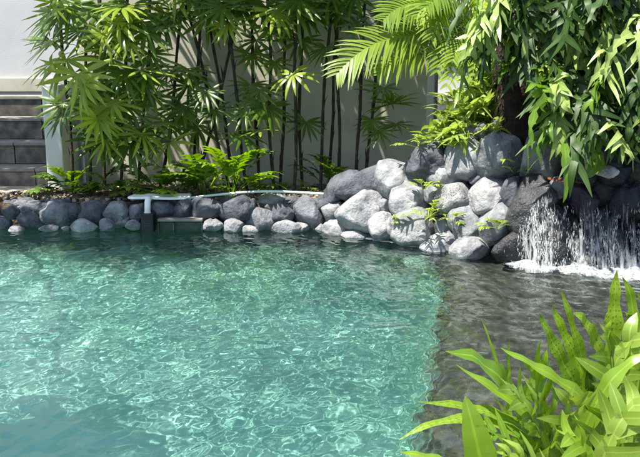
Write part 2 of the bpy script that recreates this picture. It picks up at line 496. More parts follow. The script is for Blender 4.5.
# basin: vertical sides and a flat floor
DEPTH = -1.0
b = MB()
prof = [(0.0, -0.06), (0.05, -0.30), (0.16, -0.50), (0.36, -0.70), (0.65, -0.86), (1.05, DEPTH + 0.02), (1.5, DEPTH)]
for d, z in prof:
    for (x, y) in dense:
        v = np.array((x, y)) - CEN
        L = np.linalg.norm(v)
        q = CEN + v * max(L - d, L * 0.3) / L
        b.v.append(Vector((q[0], q[1], z)))
for ri in range(len(prof) - 1):
    for k in range(nn):
        k2 = (k + 1) % nn
        b.f.append((ri * nn + k, (ri + 1) * nn + k, (ri + 1) * nn + k2, ri * nn + k2)); b.uv.append(((0, 0),) * 4); b.mi.append(0)
k0 = len(b.v)
b.v += [Vector((x, y, DEPTH - 0.003)) for x, y in ((-6, 1.2), (3.2, 1.2), (3.2, 6.0), (-6, 6.0))]
b.f.append((k0, k0 + 1, k0 + 2, k0 + 3)); b.uv.append(((0, 0),) * 4); b.mi.append(0)
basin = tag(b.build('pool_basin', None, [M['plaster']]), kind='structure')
basin.cycles.is_caustics_receiver = True

# the shallow ledge on the waterfall side
edge_px = [(352, 243), (385, 249), (415, 258), (438, 270), (449, 288), (446, 310), (438, 335), (430, 365), (424, 400), (419, 440), (414, 480), (408, 560)]
LZ = -0.13
edge = []
for k, (x, y) in enumerate(edge_px):
    q = on(x - (13 if y > 262 else 4), y, LZ * 0.75)
    edge.append((q.x, q.y))
poly = edge + [(1.3, 1.6), (2.9, 2.0), (2.9, 4.6), (1.2, 5.6), (0.1, 5.75)]
lx, ly = np.meshgrid(np.arange(-0.3, 3.0, 0.025), np.arange(1.3, 5.85, 0.025))
wob = np.array([[noise.noise(Vector((a * 5, c * 5, 3))) * 0.05 + noise.noise(Vector((a * 13, c * 13, 3))) * 0.03 for a, c in zip(ra, rc)] for ra, rc in zip(lx, ly)])
msk = in_outline(lx + wob, ly + wob, poly).astype(float)
for _ in range(45):
    msk[1:-1, 1:-1] = (msk[1:-1, 1:-1] * 2 + msk[:-2, 1:-1] + msk[2:, 1:-1] + msk[1:-1, :-2] + msk[1:-1, 2:]) / 6
lz = DEPTH - 0.05 + (LZ - DEPTH + 0.05) * (msk * msk * (3 - 2 * msk)) + wob * 0.25
ii = np.arange(lx.size).reshape(lx.shape)
me = bpy.data.meshes.new('pool_ledge')
me.from_pydata(np.stack([lx, ly, lz], -1).reshape(-1, 3).tolist(), [], np.stack([ii[:-1, :-1], ii[:-1, 1:], ii[1:, 1:], ii[1:, :-1]], -1).reshape(-1, 4).tolist())
me.polygons.foreach_set('use_smooth', [True] * len(me.polygons))
ledge = tag(link('pool_ledge', me, None, [M['ledge']]), kind='structure')
ledge.cycles.is_caustics_receiver = True

# water surface with real ripples
FALL = on(560, 274, 0)
gx0, gx1, gy0, gy1, st = -3.6, 2.75, 1.42, 5.75, 0.0095
nx, ny = int((gx1 - gx0) / st), int((gy1 - gy0) / st)
X, Y = np.meshgrid(np.linspace(gx0, gx1, nx), np.linspace(gy0, gy1, ny))
rg = np.random.default_rng(5)
Z = np.zeros_like(X)
R = np.sqrt((X - FALL.x) ** 2 + (Y - FALL.y) ** 2)
near = np.exp(-R / 1.1)
for k in range(60):
    lam = 0.032 * 1.036 ** k if k < 46 else 0.22 * 1.1 ** (k - 46)
    a = rg.normal(math.pi * 1.12, 0.95)
    kk = 2 * math.pi / lam
    wob = 0.35 * np.sin(1.9 * X + k) + 0.35 * np.sin(2.3 * Y + 2 * k)
    amp = lam * (0.0027 if k < 46 else 0.0038) * (0.75 + 0.5 * np.sin(0.9 * X + 1.3 * Y + 1.7 * k))
    Z += amp * np.sin(kk * (X * math.cos(a) + Y * math.sin(a)) + rg.uniform(0, 6.28) + wob * 2)
Z *= 0.8 + 0.9 * near
for s in range(9):                       # rings running out from the fall
    lam = 0.07 + 0.025 * s
    cx, cyy = FALL.x + rg.uniform(-0.35, 0.5), FALL.y + rg.uniform(-0.1, 0.1)
    r_ = np.sqrt((X - cx) ** 2 + (Y - cyy) ** 2)
    Z += lam * 0.008 * np.exp(-r_ / 0.8) * np.sin(2 * math.pi * r_ / lam + s + 0.6 * np.sin(5 * X + 3 * Y + s))
ins = in_outline(X, Y, outline)
v = np.stack([X, Y, Z], -1).reshape(-1, 3)
idx = np.arange(nx * ny).reshape(ny, nx)
ok = ins[:-1, :-1] | ins[1:, :-1] | ins[:-1, 1:] | ins[1:, 1:]
f = np.stack([idx[:-1, :-1], idx[:-1, 1:], idx[1:, 1:], idx[1:, :-1]], -1)[ok]
used = np.unique(f)
remap = np.full(nx * ny, -1); remap[used] = np.arange(len(used))
f = remap[f]; v = v[used]
me = bpy.data.meshes.new('pool_water')
me.vertices.add(len(v)); me.vertices.foreach_set('co', v.ravel())
me.loops.add(f.size); me.loops.foreach_set('vertex_index', f.ravel().astype(np.int32))
me.polygons.add(len(f)); me.polygons.foreach_set('loop_start', np.arange(0, f.size, 4, dtype=np.int32))
me.polygons.foreach_set('use_smooth', np.ones(len(f), bool))
me.update(calc_edges=True)
water = tag(link('pool_water', me, None, [M['water']]), kind='structure')
water.cycles.is_caustics_caster = True

# concrete path in front of the stair
bm = bmesh.new()
pp = [(-4.9, 5.72), (-2.95, 5.74), (-2.45, 5.86), (-2.12, 6.02), (-1.98, 6.12), (-2.02, 6.24), (-4.9, 6.24)]
t_ = [bm.verts.new((x, y, BANK + 0.035)) for x, y in pp]; b_ = [bm.verts.new((x, y, BANK - 0.1)) for x, y in pp]
bm.faces.new(t_)
for k in range(len(pp)):
    bm.faces.new((t_[k], b_[k], b_[(k + 1) % len(pp)], t_[(k + 1) % len(pp)]))
bmesh.ops.recalc_face_normals(bm, faces=bm.faces)
me = bpy.data.meshes.new('path'); bm.to_mesh(me); bm.free()
tag(link('path', me, None, [M['path']]), kind='structure')

# ------------------------------------------------------------------ walls and stair
gw_end = at(427, 100, 6.5).x
gx_l = -1.92
gw = empty('garden_wall', ((gx_l + gw_end) / 2, 6.57, BANK))
tag(gw, 'grey-beige rendered garden wall behind the lady palms', 'wall')
bevel_box('wall_face', ((gx_l + gw_end) / 2, 6.57, 1.22), ((gw_end - gx_l) / 2, 0.07, 1.12), [M['wall']], gw)
bevel_box('end_trim', (gw_end + 0.022, 6.56, 1.22), (0.026, 0.095, 1.13), [M['white_wall']], gw, bev=0.003)

hw = empty('house_wall', (-3.0, 8.3, 0.86))
tag(hw, 'pale white rendered house wall above the stair at far left', 'wall')
bevel_box('wall_face', (-3.2, 8.35, 1.7), (1.75, 0.1, 1.6), [M['pale_wall']], hw)
bevel_box('plinth', (-3.2, 8.235, 0.93), (1.72, 0.012, 0.07), [M['wall']], hw)

fw = empty('distant_house', (2.6, 9.3, BANK))
tag(fw, 'sunlit white house wall glimpsed past the end of the garden wall', 'house')
bevel_box('wall_face', (2.9, 9.4, 1.6), (2.2, 0.1, 1.6), [M['white_wall']], fw)
for k in range(3):
    bevel_box('ledge_band', (2.9, 9.27, 0.75 + 0.5 * k), (2.18, 0.03, 0.03), [M['wall']], fw)
mb = MB()
q = at(434, 110, 7.2)
mb.tube([Vector((q.x, 7.2, 0.05)), Vector((q.x, 7.2, 1.32))], [0.03, 0.03], 10)
mb.tube([Vector((q.x, 7.2, 1.32)), Vector((q.x, 7.2, 1.36))], [0.042, 0.036], 10)
tag(mb.build('fence_post', None, [M['metal']], False), 'dark metal post just right of the garden wall end', 'post')

sx0, sx1 = -4.2, at(46, 150, 6.2).x
stair = empty('stone_stair', ((sx0 + sx1) / 2, 6.2, BANK))
tag(stair, 'dark slate-faced stair climbing beside the white side wall', 'stair')
for k in range(4):
    y0 = 6.21 + 0.29 * k
    zt = BANK + 0.175 * (k + 1)
    bevel_box('step_core', ((sx0 + sx1) / 2, (y0 + 8.2) / 2 + 0.02, zt - 0.0875 - 0.02), ((sx1 - sx0) / 2, (8.2 - y0) / 2 - 0.02, 0.086 - 0.02), [M['mortar']], stair, bev=0.002)
    x = sx1 - (0.10, 0.36, 0.22, 0.31)[k]
    xr = sx1
    while xr > sx0 + 0.1:
        x = max(x, sx0)
        bevel_box('riser_tile', ((x + xr) / 2, y0 + 0.014, zt - 0.026 - 0.074), ((xr - x) / 2 - 0.004, 0.014 + rnd.uniform(-.002, .002), 0.072), [M['stone_tile']], stair, bev=0.003)
        bevel_box('tread_slab', ((x + xr) / 2, y0 + 0.14, zt - 0.012), ((xr - x) / 2 - 0.003, 0.155 if k < 3 else 0.155, 0.012), [M['tread']], stair, bev=0.003)
        xr = x
        x = xr - 0.46
sw_l, sw_r = at(46, 150, 6.12).x, at(63, 150, 6.12).x
sw = empty('stair_side_wall', ((sw_l + sw_r) / 2, 6.1, BANK))
tag(sw, 'narrow white side wall standing at the right of the stair', 'wall')
bevel_box('wall_body', ((sw_l + sw_r) / 2 + 0.002, 7.15, 0.56), ((sw_r - sw_l) / 2, 1.05, 0.42), [M['white_wall']], sw, bev=0.01)

# ------------------------------------------------------------------ stones
ROCKS = []
for k in range(14):
    bm = bmesh.new()
    bmesh.ops.create_icosphere(bm, subdivisions=4, radius=1.0)
    off = Vector((k * 7.3, k * 3.1, k * 1.7))
    planes = [(Vector((rnd.gauss(0, 1), rnd.gauss(0, 1), rnd.gauss(0, 1))).normalized(), rnd.uniform(0.6, 0.88)) for _ in range(9)]
    for vtx in bm.verts:
        d = vtx.co.normalized()
        r_ = 1 + 0.20 * noise.noise(d * 1.3 + off) + 0.10 * noise.noise(d * 2.9 + off) + 0.06 * noise.noise(d * 6 + off) + 0.03 * noise.noise(d * 13 + off)
        p_ = d * r_
        for nrm, h in planes:            # worn flat faces
            e = p_.dot(nrm) - h
            if e > 0:
                p_ -= nrm * (e * 0.8)
        vtx.co = p_ * 1.2
    me = bpy.data.meshes.new('stone')
    for f_ in bm.faces: f_.smooth = True
    bm.to_mesh(me); bm.free()
    ROCKS.append(me)
WETR = [me.copy() for me in ROCKS]
for me in ROCKS: me.materials.append(M['rock'])
for me in WETR: me.materials.append(M['wet_rock'])


def stone(parent, name, c, h, tone, roll=0.0, wet=False, depth=None):
    """c centre, h half sizes (across, deep, up) in metres"""
    me = rnd.choice(WETR if wet else ROCKS)
    o = bpy.data.objects.new(name, me)
    q = Quaternion((rnd.gauss(0, 1), rnd.gauss(0, 1), rnd.gauss(0, 1), rnd.gauss(0, 1))).normalized()
    mw = Matrix.Translation(c) @ Matrix.Rotation(roll, 4, 'Y') @ Matrix.Diagonal((h[0], h[1], h[2], 1)) @ q.to_matrix().to_4x4()
    # bake shear-free: apply through parent inverse so that non-uniform scale of a turned stone survives
    o.parent = parent
    o.matrix_parent_inverse = Matrix.Translation(-Vector(parent.location)) @ Matrix.Translation(c) @ Matrix.Rotation(roll, 4, 'Y') @ Matrix.Diagonal((h[0], h[1], h[2], 1))
    o.rotation_mode = 'QUATERNION'
    o.rotation_quaternion = q
    j = rnd.uniform(0.9, 1.1)
    o.color = (tone[0] * j, tone[1] * j, tone[2] * j, 1)
    col.objects.link(o)
    if c.z - h[2] < 0.02:
        o.cycles.is_caustics_receiver = True
    return o


GREY, DARK, PALE, MID = (0.17, 0.175, 0.19), (0.085, 0.09, 0.105), (0.27, 0.27, 0.275), (0.20, 0.205, 0.215)
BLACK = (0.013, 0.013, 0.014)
edge_w = empty('stone_pool_edge', (-1.1, 5.6, BANK))
tag(edge_w, 'low edge of rounded dark basalt stones along the back of the pool', 'stone edging')
b = MB()
b.box((-2.4, 5.74, -0.1), (2.5, 0.1, 0.23))
core = b.build('mortar_bed', edge_w, [M['mortar']])
EDGE = []
for s, ox, oy, L in (
    (5.82, 0, 190, [(10, 195, 50, 48, 'G'), (70, 135, 45, 32, 'D'), (185, 168, 70, 58, 'D'), (245, 108, 48, 32, 'D'), (345, 150, 90, 68, 'G'), (435, 125, 52, 40, 'D'), (550, 138, 75, 62, 'D'), (490, 212, 72, 42, 'P'), (100, 234, 42, 24, 'P'), (290, 222, 50, 20, 'M'), (385, 226, 24, 14, 'M'), (620, 208, 42, 34, 'M'), (160, 112, 45, 26, 'D')]),
    (5.333, 100, 180, [(85, 168, 58, 52, 'M'), (205, 165, 52, 44, 'G'), (110, 218, 46, 36, 'P'), (178, 238, 42, 26, 'M'), (330, 163, 60, 46, 'D'), (440, 158, 50, 52, 'D'), (560, 155, 82, 54, 'D'), (592, 244, 44, 34, 'M'), (30, 130, 40, 36, 'D')]),
    (5.333, 210, 185, [(140, 132, 92, 68, 'D'), (325, 88, 92, 36, 'M'), (255, 175, 86, 66, 'G'), (390, 152, 62, 56, 'D'), (530, 158, 82, 76, 'G'), (125, 222, 50, 34, 'M'), (205, 240, 42, 20, 'P'), (35, 216, 40, 28, 'M'), (410, 226, 74, 38, 'M'), (592, 98, 46, 44, 'D'), (480, 232, 40, 26, 'P'), (170, 85, 50, 30, 'D'), (440, 92, 50, 30, 'D')])):
    for (cx, cyy, rx, ry, tn) in L:
        EDGE.append((ox + cx / s, oy + cyy / s, rx / s, ry / s, tn))
TONE = {'G': GREY, 'D': DARK, 'P': PALE, 'M': MID}
for (px, py, rx, ry, tn) in EDGE:
    low = py > 224
    Yd = 5.44 if low else (5.72 if py < 207 else 5.55)
    k = Yd / FPX
    stone(edge_w, 'stone', at(px, py, Yd), (rx * k * 1.04, (rx + ry) / 2 * k * 1.1, ry * k * 1.06), TONE[tn])
for i in range(14):                       # the row goes on beyond the frame at left
    stone(edge_w, 'stone', Vector((-2.45 - i * 0.22, 5.56 + rnd.uniform(-.04, .04), 0.09)), (0.12, 0.12, 0.1), DARK)
for i in range(34):                       # small filler stones behind and between
    px = rnd.uniform(0, 330)
    Yd = rnd.uniform(5.6, 5.7)
    stone(edge_w, 'filler_stone', Vector(((px - 320) / FPX * Yd, Yd, rnd.uniform(0.10, 0.16))), (rnd.uniform(.035, .07), .05, rnd.uniform(.03, .045)), rnd.choice((DARK, GREY, DARK)))

# rock mound
mound = empty('rock_mound', (0.75, 5.1, 0.0))
tag(mound, 'sunlit mound of stacked pale basalt boulders beside the waterfall', 'rock mound')


def mound_pt(px, py, back=0.0):
    base = on(px, waterline(px), 0)
    Yd = base.y
    for _ in range(12):
        z = max(at(px, py, Yd).z, -0.1)
        Yd = base.y + 0.06 + 0.55 * max(z, 0) + back
    return at(px, py, Yd)


S7, S8 = 3.517, 2.855
MOUND = []
for (cx, cyy, rx, ry, roll, tn) in [
    (85, 232, 78, 42, -38, 'D'), (150, 228, 84, 50, -28, 'D'), (250, 212, 64, 66, -20, 'M'), (388, 150, 80, 62, -8, 'D'), (520, 128, 62, 82, 5, 'M'),
    (148, 322, 78, 64, -25, 'P'), (48, 324, 46, 42, 0, 'M'), (28, 292, 38, 20, -20, 'D'), (60, 386, 48, 36, 0, 'P'), (133, 406, 48, 26, 0, 'P'), (220, 378, 48, 46, 0, 'P'), (226, 305, 26, 28, 0, 'M'),
    (302, 280, 66, 64, 0, 'P'), (333, 382, 80, 62, 10, 'P'), (394, 268, 30, 30, 0, 'M'), (432, 212, 48, 38, 0, 'P'), (482, 276, 62, 64, 0, 'P'), (437, 376, 28, 32, 0, 'G'), (522, 374, 54, 66, -10, 'M'),
    (562, 204, 32, 28, -15, 'D'), (438, 436, 66, 40, -15, 'P'), (226, 430, 34, 18, 0, 'P'), (268, 442, 26, 12, 0, 'P'), (500, 446, 20, 16, 0, 'P'), (340, 448, 40, 14, 0, 'M'), (5, 392, 24, 26, 0, 'P'), (180, 425, 22, 12, 0, 'P'), (345, 205, 36, 30, 0, 'G'), (478, 205, 30, 24, 0, 'G')]:
    MOUND.append((320 + cx / S7, 120 + cyy / S7, rx / S7, ry / S7, roll, tn))
for (cx, cyy, rx, ry, roll, tn) in [
    (118, 106, 64, 70, 0, 'M'), (228, 112, 56, 68, 12, 'G'), (88, 218, 54, 48, 0, 'P'), (148, 212, 32, 50, 25, 'D'), (103, 296, 42, 58, 8, 'M'), (38, 374, 54, 40, -12, 'P'), (25, 300, 26, 30, 0, 'M'),
    (70, 30, 26, 22, 0, 'D'), (105, 22, 26, 22, 0, 'D'), (35, 40, 20, 26, 0, 'G'), (278, 192, 28, 28, 0, 'M')]:
    MOUND.append((460 + cx / S8, 120 + cyy / S8, rx / S8, ry / S8, roll, tn))
for (px, py, rx, ry, roll, tn) in MOUND:
    c = mound_pt(px, py, 0.05)
    k = c.y / FPX
    stone(mound, 'boulder', c, (rx * k * 1.04, (rx + ry) / 2 * k * 1.05, ry * k * 1.04), TONE[tn], math.radians(roll))
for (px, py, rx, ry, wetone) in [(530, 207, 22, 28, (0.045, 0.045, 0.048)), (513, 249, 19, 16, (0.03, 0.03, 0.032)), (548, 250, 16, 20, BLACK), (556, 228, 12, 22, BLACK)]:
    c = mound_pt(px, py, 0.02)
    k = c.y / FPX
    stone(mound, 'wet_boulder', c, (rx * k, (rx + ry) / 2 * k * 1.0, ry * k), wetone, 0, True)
# earth and dark mortar behind the boulders
b = MB()
cols_ = list(range(322, 596, 6))
top_px = [322, 345, 375, 410, 440, 470, 500, 530, 560, 600]
top_py = [205, 184, 170, 160, 152, 144, 142, 150, 172, 182]
rows = 10
for px in cols_:
    tpy = float(np.interp(px, top_px, top_py)) + 8
    for j in range(rows):
        py = waterline(px) + 14 + (tpy - waterline(px) - 14) * j / (rows - 3) if j < rows - 2 else None
        if py is not None:
            last = mound_pt(px, py, 0.13) + Vector((0, noise.noise(Vector((px * .07, j * 1.3, 0))) * 0.03, 0))
            if j == 0: last = Vector((last.x, last.y, -0.3))
            b.v.append(last)
        else:
            e = j - (rows - 3)
            b.v.append(Vector((last.x + 0.1 * e, last.y + 0.35 * e, max(last.z - 0.28 * e * (1 if e > 1 else .3), 0.0))))
for i in range(len(cols_) - 1):
    for j in range(rows - 1):
        a = i * rows + j
        b.f.append((a, a + rows, a + rows + 1, a + 1)); b.uv.append(((0, 0),) * 4); b.mi.append(0)
b.build('earth_core', mound, [M['mortar']])

# dark lava rock face behind the fall
lava = empty('lava_rock_wall', (2.0, 4.8, 0.0))
tag(lava, 'dark wet lava rock face behind the waterfall under the ferns', 'rock face')
b = MB()
ncx, ncz = 40, 34
for i in range(ncx):
    for j in range(ncz):
        x = 1.44 + 1.5 * i / (ncx - 1)
        z = -0.3 + 2.0 * j / (ncz - 1)
        base_y = 4.42 - 0.10 * (x - 1.3)
        y = base_y + 0.16 + 0.22 * max(0, z - 0.45) + 1.2 * max(0, 1.56 - x) + 0.07 * noise.noise(Vector((x * 5, z * 6, 0))) + 0.05 * noise.noise(Vector((x * 13, z * 12, 4)))
        b.v.append(Vector((x, y, z)))
for i in range(ncx - 1):
    for j in range(ncz - 1):
        a = i * ncz + j
        b.f.append((a, a + ncz, a + ncz + 1, a + 1)); b.uv.append(((0, 0),) * 4); b.mi.append(0)
k0 = len(b.v)                              # depth behind the face: top and back
for i in range(ncx):
    pv = b.v[i * ncz + ncz - 1]
    b.v.append(Vector((pv.x, pv.y + 0.9, 1.6))); b.v.append(Vector((pv.x, pv.y + 1.0, 0.0)))
for i in range(ncx - 1):
    a, c = i * ncz + ncz - 1, k0 + 2 * i
    b.f.append((a, a + ncz, c + 2, c)); b.f.append((c, c + 2, c + 3, c + 1))
    b.uv += [((0, 0),) * 4] * 2; b.mi += [0, 0]
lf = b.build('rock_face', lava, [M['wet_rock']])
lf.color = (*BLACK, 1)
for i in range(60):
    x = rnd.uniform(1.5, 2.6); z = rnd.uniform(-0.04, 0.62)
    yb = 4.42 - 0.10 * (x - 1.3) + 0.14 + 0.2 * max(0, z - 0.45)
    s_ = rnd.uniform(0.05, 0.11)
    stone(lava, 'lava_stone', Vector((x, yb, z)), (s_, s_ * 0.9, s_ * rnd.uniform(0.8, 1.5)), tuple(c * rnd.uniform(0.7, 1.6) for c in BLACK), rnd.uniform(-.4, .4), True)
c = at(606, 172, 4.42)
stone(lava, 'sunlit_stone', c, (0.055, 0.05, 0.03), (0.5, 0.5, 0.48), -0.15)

# ------------------------------------------------------------------ pool fittings
k = 5.6 / FPX
a, c = at(128, 198, 5.56), at(190, 198, 5.56)
bm = bmesh.new()
pts = []
n = 14
for i in range(n):
    t = i / (n - 1)
    pts.append((a.x + (c.x - a.x) * t, 5.52 + 0.012 * math.sin(7 * t) + (0.03 if i in (0, n - 1) else 0)))
for i in range(n):
    t = 1 - i / (n - 1)
    pts.append((a.x + 0.02 + (c.x - a.x - 0.03) * t, 5.68 + 0.02 * math.sin(9 * t)))
zt = a.z + 0.012
tv = [bm.verts.new((x, y, zt)) for x, y in pts]; bv = [bm.verts.new((x, y, zt - 0.017)) for x, y in pts]
ft = bm.faces.new(tv)
bm.faces.new(list(reversed(bv)))
for i in range(len(pts)):
    bm.faces.new((tv[i], bv[i], bv[(i + 1) % len(pts)], tv[(i + 1) % len(pts)]))
bmesh.ops.recalc_face_normals(bm, faces=bm.faces)
bmesh.ops.bevel(bm, geom=[e for e in bm.edges if abs(e.verts[0].co.z - e.verts[1].co.z) < 1e-4], offset=0.004, segments=2, affect='EDGES')
me = bpy.data.meshes.new('coping_slab'); bm.to_mesh(me); bm.free()
tag(link('coping_slab', me, None, [M['pvc']]), 'flat white concrete slab lying on the stones left of the hose', 'slab')

pr = empty('skimmer_pipe', at(148, 228, 5.42))
tag(pr, 'short white plastic pipe dropping into a black pump box at the waterline', 'pipe')
mb = MB()
t0, t1 = at(147.5, 201, 5.47), at(147.5, 215, 5.44)
mb.tube([t0 + Vector((0, 0.07, 0.008)), t0 + Vector((0, 0.02, 0.006)), t0 + Vector((0, 0, -0.008)), t1], [0.021, 0.021, 0.021, 0.021], 12)
mb.build('pipe', pr, [M['pvc']])
mb = MB(); mb.tube([t1 + Vector((0, 0, 0.018)), t1 - Vector((0, 0, 0.005))], [0.026, 0.026], 12); mb.build('collar', pr, [M['pvc']], False)
q = at(148.5, 223, 5.43)
bevel_box('pump_box', q, (0.042, 0.045, 0.062), [M['black']], pr, bev=0.01)
bevel_box('lid', q + Vector((0, 0, 0.064)), (0.046, 0.049, 0.008), [M['black']], pr, bev=0.004)
for i in range(3):
    bevel_box('slot', q + Vector((0, -0.046, -0.01 + 0.016 * i)), (0.028, 0.003, 0.003), [M['metal']], pr, bev=0.001)

sk = empty('skimmer_opening', at(180, 226, 5.47))
tag(sk, 'wide green skimmer opening under a pale concrete lintel at the waterline', 'skimmer')
l_, r_ = at(158, 219, 5.46), at(203, 219, 5.46)
bevel_box('lintel', ((l_.x + r_.x) / 2, 5.48, l_.z - 0.004), ((r_.x - l_.x) / 2, 0.05, 0.010), [M['tread']], sk, bev=0.006)
bevel_box('back_panel', ((l_.x + r_.x) / 2, 5.475, l_.z - 0.085), ((r_.x - l_.x) / 2 - 0.008, 0.01, 0.062), [M['green_panel']], sk, bev=0.002)
for xx in (l_.x + 0.004, r_.x - 0.004, l_.x + 0.11):
    bevel_box('jamb', (xx, 5.458, l_.z - 0.088), (0.005, 0.02, 0.064), [M['green_panel']], sk, bev=0.002)

hp = [at(187, 198.5, 5.6), at(203, 196.5, 5.6), at(225, 194, 5.61), at(262, 190.8, 5.62), at(298, 192.4, 5.62), at(325, 194, 5.6), at(338, 195, 5.58)]
pts = []
for i in range(len(hp) - 1):
    for t in range(6):
        pts.append(hp[i].lerp(hp[i + 1], t / 6))
sm = [sum((pts[max(0, min(len(pts) - 1, i + d))] for d in (-3, -2, -1, 0, 1, 2, 3)), Vector()) / 7 for i in range(len(pts))]
hr = empty('garden_hose', sm[0])
tag(hr, 'pale green-white hose lying along the top of the stone edge', 'hose')
mb = MB(); mb.tube(sm, [0.009] * len(sm), 8); mb.build('hose_line', hr, [M['hose']])
mb = MB(); mb.tube([sm[0] + (sm[0] - sm[1]).normalized() * 0.04, sm[0], sm[1]], [0.013, 0.013, 0.012], 10); mb.build('hose_fitting', hr, [M['pvc']])

# ------------------------------------------------------------------ leaf shapes
def frond(mb, P, up, lam_w, n_lobe=0, lobe_len=0.1, lobe_w=0.012, ang=42, fold=0.15, nseg=14, taper0=0.25, droop=0.25, lob0=0.22, lob1=0.9, wave=0.0, rr=rnd, profile='mid', petiole=0.0, chaos=0.0):
    """a lobed fern or feather leaf along a curve: blade on both sides of the midrib, pointed lobes left and right"""
    pts = bezier(P, nseg)
    T = [(pts[min(i + 1, nseg - 1)] - pts[max(i - 1, 0)]).normalized() for i in range(nseg)]
    S, Q = [], []
    for t in T:
        s = t.cross(up)
        s = s.normalized() if s.length > 1e-4 else Vector((1, 0, 0))
        S.append(s); Q.append(s.cross(t).normalized())
    ws = []
    for i in range(nseg):
        t = i / (nseg - 1)
        if t < petiole:
            w = 0.0035
        else:
            u = (t - petiole) / (1 - petiole)
            if profile == 'strap':
                w = lam_w * min(1, (taper0 + u * 3.0)) * (1 - u ** 2.6) ** 0.8
            else:
                w = lam_w * (taper0 + (1 - taper0) * math.sin(math.pi * min(1, u * 0.95 + 0.03)) ** 0.8) * (1 if u < 0.8 else max(0.02, (1 - u) / 0.2))
            w *= 1 + wave * math.sin(u * 26 + P[0].x * 40)
        ws.append(max(w, 0.0008))
    if wave:
        pts = [p_ + Q[i] * (wave * 0.5 * lam_w * math.sin(i * 1.7)) for i, p_ in enumerate(pts)]
    mb.ribbon(pts, S, Q, ws, fold)
    Ltot = sum((pts[i + 1] - pts[i]).length for i in range(nseg - 1))
    for k in range(n_lobe):
        t = lob0 + (lob1 - lob0) * (k + 0.5) / n_lobe
        fi = t * (nseg - 1); i = min(int(fi), nseg - 2); fr = fi - i
        c = pts[i].lerp(pts[i + 1], fr)
        tt, ss, qq = T[i], S[i], Q[i]
        u = (t - lob0) / (lob1 - lob0)
        env = (0.55 + 0.6 * math.sin(math.pi * (0.15 + 0.75 * u))) if profile == 'mid' else math.sin(math.pi * (0.18 + 0.77 * u)) ** 0.7
        for sg in (-1, 1):
            ll = lobe_len * env * rr.uniform(0.85 - 0.35 * chaos, 1.1 + 0.2 * chaos)
            a = math.radians(ang + 14 * u + rr.uniform(-6, 6) * (1 + 3 * chaos))
            qq = (Q[i] + ss * rr.uniform(-.6, .6) * chaos + tt * rr.uniform(-.5, .5) * chaos).normalized()
            curl = rr.uniform(-.35, .35) * chaos
            d = (ss * sg * math.cos(a) + tt * math.sin(a)).normalized()
            m_ = 5
            lp = [c + d * ll * (j / (m_ - 1)) + qq * (fold * 0.6 * ll * (j / (m_ - 1))) - Vector((0, 0, 1)) * (droop * ll * (j / (m_ - 1)) ** 2) + qq * (curl * ll * math.sin(math.pi * 1.4 * j / (m_ - 1))) for j in range(m_)]
            side = d.cross(qq).normalized()
            lw = [lobe_w * x for x in (1.0, 1.05, 0.95, 0.62, 0.06)]
            mb.ribbon(lp, [side] * m_, [qq] * m_, lw, 0.12)
    return Ltot


def fan_mesh(name, nseg, R, droop, mats, rr):
    """a lady palm blade: fingers spread round a hub at the origin, axis +X, upper side +Z"""
    mb = MB()
    spread = rr.uniform(112, 142)
    for k in range(nseg):
        a = math.radians(-spread + 2 * spread * k / (nseg - 1) + rr.uniform(-5, 5))
        L = R * (1 - 0.22 * abs(k - (nseg - 1) / 2) / (nseg / 2)) * rr.uniform(0.9, 1.06)
        d = Vector((math.cos(a), math.sin(a), 0))
        lift = rr.uniform(0.05, 0.3)
        n = 7
        pts, nr = [], []
        for j in range(n):
            t = j / (n - 1)
            h = lift * t * L - droop * rr.uniform(0.95, 1.05) * L * t ** 2.1
            r_ = L * (t - 0.28 * droop * t ** 3)
            pts.append(d * r_ + Vector((0, 0, h)))
        side = Vector((-math.sin(a), math.cos(a), 0))
        nr = [Vector((0, 0, 1))] * n
        wmax = R * rr.uniform(0.044, 0.062)
        ws = [wmax * x for x in (0.2, 0.6, 0.95, 1.0, 0.85, 0.55, 0.08)]
        mb.ribbon(pts, [side] * n, nr, ws, -0.35)
    me = mb.mesh(name)
    for m_ in mats: me.materials.append(m_)
    return me


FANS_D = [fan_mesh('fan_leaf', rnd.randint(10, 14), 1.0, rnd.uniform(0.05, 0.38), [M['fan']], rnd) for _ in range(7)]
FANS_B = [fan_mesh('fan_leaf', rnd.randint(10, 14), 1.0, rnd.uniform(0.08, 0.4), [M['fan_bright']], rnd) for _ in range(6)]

# ------------------------------------------------------------------ lady palms
# each cane: foot and head in the picture, distance
CANES = [
    (72, 184, 62, 20, 6.02), (88, 184, 84, 0, 5.98), (104, 184, 100, 0, 6.08), (118, 184, 128, 0, 6.0), (137, 184, 150, 0, 6.1),
    (160, 186, 184, 0, 6.12), (233, 186, 186, 0, 6.05), (195, 186, 203, 0, 6.2), (238, 187, 206, 0, 6.14), (248, 187, 225, 0, 6.02), (193, 187, 244, 0, 6.1),
    (259, 187, 250, 0, 6.2), (272, 187, 268, 0, 6.05), (280, 187, 286, 0, 6.15), (292, 187, 297, 0, 6.0), (301, 187, 303, 0, 6.22), (319, 188, 332, 0, 6.08), (338, 188, 336, 0, 6.16), (328, 188, 340, 0, 6.26),
    (357, 182, 364, 0, 6.1), (365, 176, 384, 0, 6.18)]
LEFTCL = 5
palms = []
ordw = ['first', 'second', 'third', 'fourth', 'fifth', 'sixth', 'seventh', 'eighth', 'ninth', 'tenth', 'eleventh', 'twelfth', 'thirteenth', 'fourteenth', 'fifteenth', 'sixteenth']
order = sorted(range(LEFTCL, len(CANES)), key=lambda i: CANES[i][0])
rank = {i: r for r, i in enumerate(order)}
